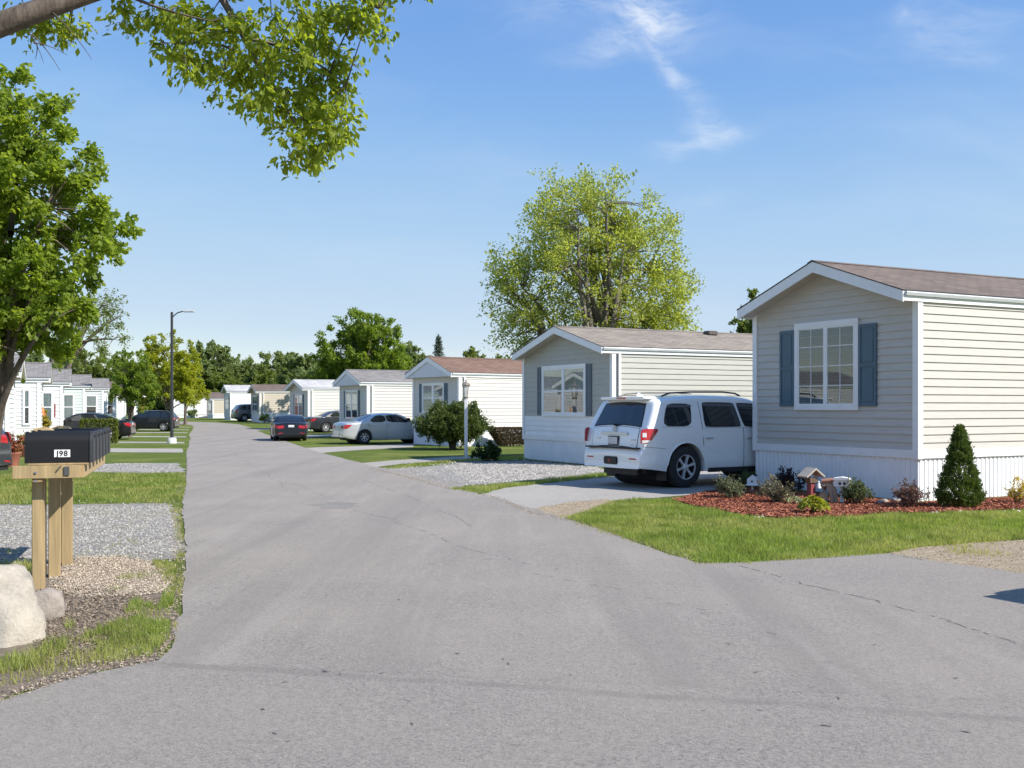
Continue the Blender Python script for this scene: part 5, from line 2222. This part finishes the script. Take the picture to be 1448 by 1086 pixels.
# ------------------------------------------------------------------ plants
L_MAPLE = leaf_mat('maple_leaf', (.10, .17, .022), (.33, .41, .055), .62)
L_OAK = leaf_mat('oak_leaf', (.10, .17, .018), (.36, .42, .05), .64)
L_ELM = leaf_mat('elm_leaf', (.21, .26, .06), (.46, .50, .12), .64)
L_DARK = leaf_mat('wood_leaf', (.11, .155, .058), (.26, .32, .115), .48)  # distance haze put into the leaf colour: paler, with less contrast
L_MID = leaf_mat('mid_leaf', (.10, .145, .035), (.24, .29, .07), .5)
L_LIME = leaf_mat('lime_leaf', (.19, .24, .02), (.44, .46, .04), .58)
L_ROUND = leaf_mat('round_leaf', (.09, .165, .02), (.27, .35, .045), .55)
L_BUSH = leaf_mat('bush_leaf', (.045, .075, .016), (.125, .16, .04), .35)
L_CEDAR = leaf_mat('cedar_leaf', (.03, .065, .014), (.14, .19, .035), .3)
L_BLUE = leaf_mat('blue_leaf', (.04, .065, .045), (.09, .125, .085), .3)

# the leafy tree on the left
bx = xat(-22, 20.0)
tree('leafy_tree', 'big leafy green tree at the left edge, its trunk leaning, crown above the white homes', 'tree', (bx, 20), 2.6, .17,
     [(-.3, 0, 4.6, 2.1, 2.0, 2.4), (-.6, 0, 7.0, 1.7, 1.7, 1.95), (1.0, 0, 6.1, 1.3, 1.3, 1.5), (1.3, 0, 4.6, 1.35, 1.4, 1.5), (.7, -.2, 3.3, 1.25, 1.2, .8), (-.2, 0, 2.7, 1.0, 1.0, .55), (1.75, -.1, 5.2, .75, .8, .8)],
     340, 190, .10, .27, L_MAPLE, BARK, 11, (.45, 0), limbs=24, droop=.3, aspect=.75, shell=.5, fine=4)

# bough overhead: a tree standing just outside the frame on the left
rng = np.random.default_rng(5)
rnd = random.Random(5)
tx, ty = -8.6, 8.7
root = thing('overhanging_tree', 'tree past the left edge whose leafy bough hangs across the top left sky', 'tree', (tx, ty, 0))


def up(px, py, Y):
    return Vector((xat(px, Y) - tx, Y - ty, zat(py, Y)))


m = MB()
m.tube([Vector((0, 0, -.1)), Vector((.05, 0, 1.2)), Vector((.25, 0, 2.8)), Vector((.7, .1, 4.0))], [.36, .28, .25, .21], 12)
main = bez(Vector((.7, .1, 4.0)), up(-200, 110, 9.2), up(-30, 46, 9.5), 7) + bez(up(-30, 46, 9.5), up(60, 12, 9.6), up(135, -12, 9.8), 6)[1:] + bez(up(135, -12, 9.8), up(240, -45, 10), up(330, -50, 10.2), 6)[1:] + bez(up(330, -50, 10.2), up(450, -40, 10.4), up(540, 10, 10.6), 6)[1:]
m.tube(main, [.155 - .12 * (i / (len(main) - 1)) ** .8 for i in range(len(main))], 10)
down = bez(up(285, -48, 10.1), up(330, 20, 10.1), up(372, 105, 10.1), 7) + bez(up(372, 105, 10.1), up(400, 140, 10.1), up(440, 215, 10.2), 6)[1:]
m.tube(down, [.042 - .034 * i / (len(down) - 1) for i in range(len(down))], 7)
b3 = bez(up(345, 55, 10.1), up(420, 60, 10.3), up(490, 120, 10.4), 7)
m.tube(b3, [.022 - .016 * i / 6 for i in range(7)], 6)
b4 = bez(up(160, -20, 9.8), up(200, 10, 9.8), up(300, 30, 9.7), 7)
m.tube(b4, [.022 - .016 * i / 6 for i in range(7)], 6)
b5 = bez(up(330, 70, 10.1), up(300, 55, 10.0), up(228, 62, 9.9), 7)
m.tube(b5, [.013 - .01 * i / 6 for i in range(7)], 5)
second = bez(Vector((.7, .1, 4.0)), Vector((1.2, -1.5, 5.6)), Vector((2.6, -2.6, 6.6)), 7)
m.tube(second, [.16 - .12 * i / 6 for i in range(7)], 8)
third = bez(Vector((.7, .1, 4.0)), Vector((.2, 1.5, 6.0)), Vector((-1, 2.6, 7.2)), 7)
m.tube(third, [.16 - .12 * i / 6 for i in range(7)], 8)
# bare twigs
for a, b in (((75, 18), (130, 84)), ((40, 45), (62, 90)), ((45, 48), (85, 100)), ((48, 60), (95, 78)), ((52, 62), (50, 84))):
    p0, p1 = up(*a, 9.6), up(*b, 9.7)
    q = bez(p0, p0.lerp(p1, .5) + Vector((.02, 0, .03)), p1, 5)
    m.tube(q, [.006, .005, .004, .003, .002], 4)
cl = [(170, 8, .6), (95, 44, .5), (60, 44, .55), (40, 40, .45), (100, 40, .5), (75, 30, .5), (25, 20, .7), (55, 15, .6), (215, 22, .9), (175, 30, .5), (240, 35, .8), (255, 15, 1), (270, 40, .9), (285, 55, .8), (232, 60, .5), (245, 75, .5), (265, 95, .6), (262, 80, .6), (290, 85, .8), (300, 20, 1.1),
      (320, 45, 1), (330, 70, 1), (315, 100, .7), (305, 132, .35), (345, 95, .9), (355, 115, .6), (345, 25, 1.1), (365, 60, 1.1), (385, 30, 1.1), (395, 85, 1.1), (405, 55, 1.1), (420, 15, 1.2), (425, 95, 1.2),
      (440, 45, 1.1), (455, 20, 1.1), (465, 62, .8), (480, 12, 1), (495, 35, .8), (505, 15, .8), (520, 30, .6), (535, 45, .4), (525, 8, .7), (415, 130, 1.2), (440, 125, 1.2), (460, 105, 1), (450, 150, 1.2),
      (395, 150, .9), (365, 140, .6), (350, 150, .35), (475, 140, .9), (490, 122, .6), (482, 165, .8), (430, 170, 1.1), (455, 185, 1), (400, 180, .6), (415, 200, .7), (440, 210, .7), (405, 228, .4), (445, 228, .45), (470, 200, .6), (480, 185, .6), (380, 125, .9), (500, 90, .35), (480, 85, .5), (375, 100, .9), (430, 75, 1)]
for _ in range(85):
    cl.append((rnd.uniform(-320, 600), rnd.uniform(-260, -25), rnd.uniform(.8, 1.2)))
allp = [Vector(p) for p in main[3:] + down + b3 + b4 + b5]
P, AX = [], []
for (px, py, a) in cl:
    c = up(px, py, rnd.uniform(9.6, 10.7))
    q = min(allp, key=lambda p: (p - c).length)
    m.tube(bez(q, q.lerp(c, .5) + Vector((0, 0, .06)), c, 4), [.007, .006, .005, .003], 4, cap=False)
    n = int(125 * a)
    for s in range(6):
        dd = Vector((rnd.gauss(0, 1), rnd.gauss(0, 1), rnd.gauss(-.5, .6))).normalized()
        L = .12 + .10 * a
        m.tube([c, c + dd * L], [.003, .0015], 3, cap=False)
        t = rng.random(max(3, n // 6)) ** .7
        q = np.array(c) + np.array(dd) * (t * L)[:, None] + rng.normal(size=(len(t), 3)) * .05
        P.append(q)
        AX.append(np.repeat(np.array(dd + Vector((0, 0, -.4)))[None], len(t), 0))
# the crown out of the picture, so the tree is whole from the side
for _ in range(70):
    d_ = rng.normal(size=3)
    d_ /= np.linalg.norm(d_)
    c = np.array((-.5, 0, 7.2)) + d_ * rng.random() ** .5 * np.array((3.0, 3.6, 1.9))
    P.append(c + rng.normal(size=(110, 3)) * .33)
    AX.append(np.tile(np.array([0, 0, -.5]), (110, 1)))
m.build('trunk', BARK, root, smooth=60, fix=False)
P = np.concatenate(P)
AX = np.concatenate(AX)
V, Fc = leaf_cloud(P, .078, rng, .25, .35, .55, AX)
npmesh('crown', V, Fc, L_OAK, root, k=3)

# the wide elm behind the second home
tree('shade_tree', 'wide airy yellow green tree rising behind the grey sage home', 'tree', (xat(838, 60), 60), 2.6, .42,
     [(0, 0, 9.2, 5.2, 5.0, 5.2), (-3.0, 0, 7.0, 2.9, 3.2, 3.6), (3.1, 0, 7.0, 2.8, 3.2, 3.4), (-.4, 0, 12.3, 3.2, 3.0, 2.9), (2.2, 0, 11.0, 2.6, 2.6, 2.6), (-4.6, 0, 9.2, 1.5, 2.0, 1.8), (4.6, 0, 9.0, 1.2, 1.6, 1.6), (-2.6, 0, 10.6, 2.2, 2.4, 2.3), (4.3, 0, 4.8, 1.6, 1.8, 1.4), (-4.0, 0, 4.6, 1.4, 1.6, 1.4)],
     560, 105, .16, .72, L_ELM, bark_mat('grey_bark', (.16, .14, .11)), 23, limbs=26, droop=.05, stems=3, shell=.5, twig=.03, fine=5)

GT = 'trees behind the homes'
# trees along the left verge
tree('young_tree', 'small round headed green tree on the left verge behind the parked black sedan', 'tree', (xat(184, 61.5), 61.5), 1.5, .10,
     [(.05, 0, 3.4, 1.35, 1.3, 1.75), (.2, 0, 2.6, 1.35, 1.3, 1.0)], 110, 150, .12, .26, L_ROUND, BARK, 31, limbs=8, group='trees on the left verge')
tree('lime_tree', 'yellow green tree just behind the street lamp', 'tree', (xat(235, 80), 80), 2.0, .13,
     [(.4, 0, 4.6, 2.2, 2.0, 2.4), (-.8, 0, 5.6, 1.2, 1.2, 1.3), (1.2, 0, 4.2, 1.5, 1.4, 1.6), (1.4, 0, 2.6, 1.0, 1.0, .8)], 170, 140, .16, .34, L_LIME, BARK, 32, limbs=9, group='trees on the left verge')
tree('lime_tree', 'second yellow green tree farther along, right of the street lamp', 'tree', (xat(262, 92), 92), 1.8, .13,
     [(0, 0, 4.2, 1.6, 1.5, 2.1), (.5, 0, 3.0, 1.5, 1.5, 1.2)], 100, 140, .17, .34, L_LIME, BARK, 33, limbs=8, group='trees on the left verge')
# behind the left homes
tree('bare_tree', 'tall thin leaved tree with pale trunk and bare limbs behind the left homes', 'tree', (xat(86, 95), 95), 6.2, .5,
     [(1.5, 0, 8.6, 4.3, 3, 2.8), (-2, 0, 9, 3, 3, 3), (4.0, 0, 10.2, 2.2, 2, 2.6)], 130, 50, .2, .6, L_MID, BARK2, 34, limbs=14, group=GT, twig=.03)
for k, (px, Y, wpx, top, lm_, lab) in enumerate(((125, 110, 60, 497, L_MID, 'dull green tree behind the left homes, left of the round young tree'), (165, 118, 70, 492, L_MID, 'olive green tree behind the left homes, behind the round young tree'),
                                                  (40, 90, 80, 470, L_DARK, 'dark tree behind the left homes, behind the leafy trunk'))):
    w_ = wpx / F * Y / 2
    h_ = zat(top, Y)
    tree('broad_tree', lab, 'tree', (xat(px, Y), Y), h_ * .3, .25, [(0, 0, h_ * .55, w_, w_, h_ * .43), (w_ * .3, 0, h_ * .4, w_ * .9, w_, h_ * .3)], 80, 170, .32, .6, lm_, BARK, 60 + k, limbs=8, group=GT)
# the full tree behind the middle homes
tree('broad_tree', 'full rounded green tree behind the pale cream home in the middle distance', 'tree', (xat(508, 95), 95), 3, .35,
     [(0, 0, 6.4, 3.8, 3.6, 3.8), (-1.8, 0, 5.0, 2.6, 2.6, 2.8), (2.0, 0, 5.2, 2.6, 2.6, 2.9), (.3, 0, 8.2, 2.3, 2.3, 1.9), (-3.2, 0, 4.0, 1.5, 1.8, 1.8)], 260, 150, .25, .55, L_ROUND, BARK, 41, limbs=14, group=GT)
far = [(293, 185, 78, 484, L_DARK, 'tall dark round tree on the skyline above the white homes at the bend'), (272, 170, 46, 510, L_DARK, 'dark tree at the bend just right of the yellow green trees'), (342, 190, 62, 505, L_DARK, 'lower dark tree on the skyline, right of the tall round one'),
       (395, 185, 66, 493, L_DARK, 'dark green domed tree on the skyline above the tan home with brown roof'), (372, 175, 50, 520, L_MID, 'low green tree in front of the skyline between two domed trees'), (425, 165, 56, 503, L_DARK, 'dark tree on the skyline left of the full rounded tree'),
       (318, 170, 50, 526, L_MID, 'low bushy tree right behind the white home at the bend'), (452, 150, 54, 512, L_DARK, 'dark tree left of and behind the full rounded tree'), (572, 130, 46, 487, L_DARK, 'dark tree right of the full rounded tree behind the grey roof'), (588, 150, 44, 500, L_DARK, 'lower dark tree above the grey roof beside the red brown roof'),
       (662, 170, 44, 493, L_MID, 'small distant tree top above the red brown roof'), (700, 180, 40, 505, L_MID, 'distant tree low behind the red brown roof, next to the wide airy tree'), (1072, 75, 40, 405, L_MID, 'tree showing between the roofs left of the near beige home'), (1052, 95, 60, 440, L_MID, 'farther tree low beside the near beige roof'),
       (232, 190, 70, 520, L_DARK, 'dark tree far behind the street lamp'), (190, 175, 70, 512, L_DARK, 'dark tree far behind the round young tree'), (20, 140, 100, 500, L_DARK, 'dark tree far behind the left edge homes'), (100, 160, 80, 505, L_DARK, 'dark tree far behind the bare limbed tree')]
for k, (px, Y, wpx, top, lm_, lab) in enumerate(far):
    w_ = wpx / F * Y / 2 * 1.35
    h_ = zat(top, Y) - gz(Y)
    q = random.Random(100 + k)
    bl_ = [(0, 0, h_ * .55, w_ * .95, w_, h_ * .42), (w_ * q.uniform(-.4, -.2), 0, h_ * .36, w_ * .8, w_ * .9, h_ * .32), (w_ * q.uniform(.2, .45), 0, h_ * .40, w_ * .75, w_ * .9, h_ * .34), (w_ * q.uniform(-.2, .2), 0, h_ * .78, w_ * .6, w_ * .6, h_ * .19)]
    tree('broad_tree', lab, 'tree', (xat(px, Y), Y), h_ * .25, .3, bl_, 210, 130, .0024 * Y + .04, .0042 * Y, lm_, BARK, 100 + k, limbs=8, group=GT, shell=.45, fine=3)
# a hedge of undergrowth far off so no horizon shows between the trunks
rng2 = np.random.default_rng(77)
n = 26000
X = rng2.uniform(-150, 90, n)
Yv = 200 + rng2.uniform(-6, 6, n) + .0 * X
top_ = 3.2 + 2.6 * vnoise(X, Yv * 0, 7, 3) + 1.5 * vnoise(X, Yv * 0, 2.3, 8)
Z = .35 + rng2.random(n) ** .8 * top_
V, Fc = leaf_cloud(np.stack([X, Yv, Z], 1), .75, rng2, .1, .5, .7)
struct(npmesh('far_undergrowth', V, Fc, L_DARK, k=3), 'stuff')

# a far conifer
cx, cy = xat(620, 160), 160
root = thing('spruce', 'thin dark spruce top above the red brown roof', 'tree', (cx, cy, gz(cy)), 0, GT)
m = MB()
Hs = zat(478, cy)
m.tube([(0, 0, 0), (0, 0, Hs)], [.22, .03], 6)
P, AX = [], []
for k in range(70):
    z = Hs * (.25 + .75 * (k / 70))
    L = (Hs - z) * .30 + .12
    a = k * 2.4
    e = Vector((math.cos(a) * L, math.sin(a) * L, z - L * .15))
    m.tube([(0, 0, z), tuple(e)], [.04, .012], 4, cap=False)
    t = rng.random(60)
    P.append(np.array((0, 0, z)) + (np.array(e) - np.array((0, 0, z))) * t[:, None] + rng.normal(size=(60, 3)) * .14)
    AX.append(np.repeat(np.array([[e.x, e.y, -.3]]) / L, 60, 0))
m.build('trunk', BARK, root, fix=False)
V, Fc = leaf_cloud(np.concatenate(P), .3, rng, .1, .3, .3, np.concatenate(AX))
npmesh('crown', V, Fc, L_BLUE, root, k=3)


def shrub(name, label, px, py, w_, h_, lm_, seed, group=None, cat='shrub', leaf=.05, n_cl=40, per=60, stem=.018, loc=None, bmat=None, low=.1, droop=-.1, stems=5, axisup=0.):
    x, y = loc or at(px, py)
    return tree(name, label, cat, (x, y), h_ * .25, stem, [(0, 0, h_ * .56, w_ / 2 * .86, w_ / 2 * .86, h_ * .42), (0, 0, h_ * (.34 + low), w_ / 2 * .9, w_ / 2 * .9, h_ * .28)], n_cl, per, leaf, .13 * w_ ** .6, lm_, bmat or BARK, seed, limbs=14, group=group,
                droop=droop, stems=stems, parts=('stems', 'foliage'), shell=.42, twig=.006, z0=.01 + gz(y))


# shrubs along the right
b = shrub('round_bush', 'large round clipped bush with many bare stems in front of the red brown roofed home', 0, 0, 3.1, 1.95, L_BUSH, 51, leaf=.08, n_cl=420, per=130, stem=.05, loc=(xat(640, 43.2), 43.2), low=.16, stems=7)
shrub('low_shrub', 'low dark green spiky shrub beside the white lamp post', 690, 652, 1.0, .5, leaf_mat('dark_spiky', (.02, .045, .012), (.06, .10, .025), .3), 52, leaf=.09, n_cl=40, per=60)
shrub('small_shrub', 'small green shrub at the corner of the tan home with brown roof', 374, 596.5, 1.0, 1.0, L_ROUND, 53, leaf=.1, n_cl=25, per=60, loc=(xat(374, 97), 97))
shrub('dark_shrub', 'dark shrub at the foot of the white home at the bend', 265, 591, 1.6, 1.2, L_DARK, 57, leaf=.14, n_cl=25, per=50, loc=(xat(271, 126), 126))
# tapered clipped hedge against the third home
hx, hy = xat(722, 46.9), 46.9
rng3 = np.random.default_rng(9)
n = 20000
u, v, w3 = rng3.uniform(-1, 1, n), rng3.uniform(-1, 1, n), rng3.random(n)
ax = rng3.integers(0, 3, n)
s1 = rng3.choice((-1, 1), n)
u = np.where(ax == 0, s1, u)
v = np.where(ax == 1, s1, v)
w3 = np.where(ax == 2, 1, w3)
k = .55 + .45 * w3
Ph = np.stack([u * .95 * k, v * .45 * k, .08 + w3 * .72], 1) + rng3.normal(size=(n, 3)) * .02
root = thing('clipped_hedge', 'brownish clipped hedge narrowing downwards against the pale side wall', 'hedge', (hx, hy, 0), R(25))
V, Fc = leaf_cloud(Ph, .06, rng3, 0, .3, .6)
npmesh('foliage', V, Fc, leaf_mat('brown_hedge', (.06, .04, .022), (.15, .11, .055), .2), root, k=3)
m = MB()
for q in range(7):
    m.tube([(-.45 + q * .15, 0, -.02), (-.55 + q * .18, .02, .55)], [.03, .015], 5)
m.build('stems', BARK, root, fix=False)

# the bed by the near home
GB = 'shrubs in the red mulch bed'
L_GG = leaf_mat('grey_green_leaf', (.07, .09, .05), (.20, .22, .13), .3)
L_PUR = leaf_mat('purple_leaf', (.018, .012, .016), (.07, .04, .045), .25)
L_RED = leaf_mat('dusky_red_leaf', (.07, .045, .04), (.22, .12, .11), .3)
L_HOS = leaf_mat('hosta_leaf', (.14, .20, .02), (.42, .42, .05), .4)
L_OLV = leaf_mat('olive_leaf', (.05, .08, .03), (.15, .17, .075), .3)
shrub('bed_shrub', 'grey green shrub leftmost in the mulch bed by the SUV', 1033, 705, .62, .42, L_GG, 71, GB, leaf=.04, n_cl=40, per=55)
shrub('bed_shrub', 'small dark shrub half behind, beside the white bird house', 1057, 692, .45, .35, L_OLV, 72, GB, leaf=.04, n_cl=25, per=45)
shrub('bed_shrub', 'grey green shrub with reddish tips, left of the yellow green hosta', 1099, 712, .64, .44, leaf_mat('tipped_leaf', (.075, .09, .05), (.24, .20, .14), .3), 73, GB, leaf=.04, n_cl=42, per=55)
shrub('bed_shrub', 'dark purple shrub against the white skirting', 1117, 697, .66, .46, L_PUR, 74, GB, leaf=.045, n_cl=40, per=55)
shrub('bed_shrub', 'olive green shrub right of the stone ornament', 1211, 714, .5, .42, L_OLV, 75, GB, leaf=.042, n_cl=40, per=55)
shrub('bed_shrub', 'dusky red shrub left of the cone shaped evergreen', 1287, 719, .60, .40, L_RED, 76, GB, leaf=.04, n_cl=42, per=50)
shrub('bed_shrub', 'yellow flowering plant at the right edge of the bed', 1440, 713, .42, .42, leaf_mat('yellow_flower', (.30, .24, .03), (.70, .52, .08), .3), 77, GB, leaf=.035, n_cl=30, per=40)
shrub('bed_shrub', 'pale low ground plant beside the yellow green hosta', 1123, 714, .34, .12, leaf_mat('pale_leaf', (.2, .25, .12), (.45, .48, .3), .3), 78, GB, leaf=.035, n_cl=16, per=25, stem=.006)
# hosta: arching blades
x, y = at(1151, 727)
root = thing('hosta', 'yellow green arching hosta at the front of the mulch bed', 'plant', (x, y, .012))
n = 420
a = rng.uniform(0, 6.28, n)
r_ = rng.random(n) ** .6
P = np.stack([np.cos(a) * r_ * .24, np.sin(a) * r_ * .24, .06 + .17 * (1 - r_ ** 2) + rng.random(n) * .05], 1)
AX = np.stack([np.cos(a), np.sin(a), .3 - r_ * .9], 1) * 2
V, Fc = leaf_cloud(P, .11, rng, 0, .5, .32, AX)
npmesh('leaves', V, Fc, L_HOS, root, k=3)
m = MB()
for q in range(22):
    t = q * 2.4
    m.tube([(0, 0, 0), (.07 * math.cos(t), .07 * math.sin(t), .12), (.16 * math.cos(t), .16 * math.sin(t), .15)], [.006, .005, .003], 4)
m.build('stems', simple('green_stem', (.12, .17, .03), .6), root, fix=False)

# cone shaped evergreen
x, y = at(1357, 718)
root = thing('arborvitae', 'dark green cone shaped evergreen in the mulch bed by the sunny wall', 'evergreen', (x, y, .012))
P, AX = [], []
HH = 1.42
for k in range(560):
    t = rng.random() ** 1.25
    z = .02 + t * HH * .94
    rad = .36 * (1 - t) ** .82 * (.95 + .05 * math.sin(t * 9)) + .008
    if t < .08:
        rad *= .8 + 2.5 * t
    a = rng.uniform(0, 6.28)
    rr_ = rad * rng.uniform(.7, 1.06)
    c = np.array((math.cos(a) * rr_, math.sin(a) * rr_, z))
    d_ = np.array((math.cos(a) * .45, math.sin(a) * .45, 1.0))
    tt = rng.random(48) * (.35 + .65 * rad / .37)
    P.append(c + d_ * (tt * .15)[:, None] + rng.normal(size=(48, 3)) * np.array([.022, .022, .015]))
    AX.append(np.repeat(d_[None] * 1.5, 48, 0))
V, Fc = leaf_cloud(np.concatenate(P), .034, rng, -.3, .1, .5, np.concatenate(AX))
npmesh('foliage', V, Fc, L_CEDAR, root, k=3)
m = MB()
m.tube([(0, 0, -.02), (0, 0, HH * .9)], [.035, .006], 7)
m.build('trunk', BARK, root, fix=False)

# left side plants
root = shrub('golden_shrub', 'yellow green upright shrub in front of the white home on the left', 60, 0, .72, 1.75, leaf_mat('golden_leaf', (.18, .18, .02), (.46, .36, .04), .35), 81, leaf=.07, n_cl=60, per=120, loc=(xat(60, 47.5), 47.5))
hx, hy = xat(140, 50.5), 50.5
n = 8000
ax = rng3.integers(0, 3, n)
s1 = rng3.choice((-1, 1), n)
u, v, w3 = rng3.uniform(-1, 1, n), rng3.uniform(-1, 1, n), rng3.random(n)
u = np.where(ax == 0, s1, u)
v = np.where(ax == 1, s1, v)
w3 = np.where(ax == 2, 1, w3)
Ph = np.stack([u * .78, v * .4, .05 + w3 * 1.05], 1) + rng3.normal(size=(n, 3)) * .03
root = thing('clipped_hedge', 'small green box clipped hedge in front of the black sedan on the left', 'hedge', (hx, hy, 0), R(15))
V, Fc = leaf_cloud(Ph, .075, rng3, 0, .4, .6)
npmesh('foliage', V, Fc, leaf_mat('hedge_leaf', (.06, .085, .01), (.16, .19, .025), .3), root, k=3)
m = MB()
for q in range(6):
    m.tube([(-.6 + q * .24, 0, -.02), (-.6 + q * .24, 0, .9)], [.03, .015], 5)
m.build('stems', BARK, root, fix=False)
for k, (px, Y, w_, h_, lab) in enumerate(((17, 31, .5, .9, 'pot of red flowers by the corner of the near left home'), (38, 37, .55, .85, 'pot of red and yellow flowers right of the other flower pot'))):
    x, y = xat(px, Y), Y
    root = tree('flower_pot', lab, 'flower pot', (x, y), .35, .02, [(0, 0, h_ * .72, w_ * .5, w_ * .5, h_ * .3)], 30, 45, .07, .12, leaf_mat('flower_mix%d' % k if False else ('red_flower' if k == 0 else 'autumn_flower'), (.06, .12, .02), (.40, .05, .05) if k == 0 else (.38, .26, .06), .3), BARK, 90 + k,
                limbs=6, group='flower pots before the left homes', stems=4, parts=('stems', 'flowers'), twig=.006)
    m = MB()
    m.lathe([(.16, 0), (.24, .36), (.26, .38), (.26, .42), (.22, .42), (.21, .36), (.001, .34)], (0, 0, 0), 'z', 16)
    m.build('pot', simple('pot_clay', (.35, .12, .08), .8), root, smooth=40)
# small pole with an orange banner beside the golden shrub
x, y = xat(59, 46.5), 46.5
r = thing('garden_flag', 'narrow orange garden flag above the golden shrub', 'flag', (x, y, 0))
m = MB()
m.tube([(0, 0, 0), (0, 0, 1.85)], .012, 6)
m.build('pole', DARKMETAL, r)
m = MB()
m.prism([(0, 1.82), (.07, 1.68), (.2, 1.4), (.12, 1.28), (.0, 1.5)], lambda u, v, d: (u, d + .03 * math.sin(u * 20), v), -.004, .004)
m.build('banner', simple('orange_cloth', (.65, .26, .10), .8), r)
# flag on the front of the third left home
x, y = xat(76, 50.8), 50.8
r = thing('garden_flag', 'small dark red flag hanging on the white home at the left', 'flag', (x, y, 0))
m = MB()
m.tube([(0, 0, 0), (0, 0, 2.1)], .015, 6)
m.build('pole', WHITE, r)
m = MB()
m.prism([(0, 1.9), (.09, 1.85), (.08, 1.2), (0, 1.25)], lambda u, v, d: (u, d, v), -.004, .004)
m.build('banner', simple('red_cloth', (.35, .05, .06), .8), r)
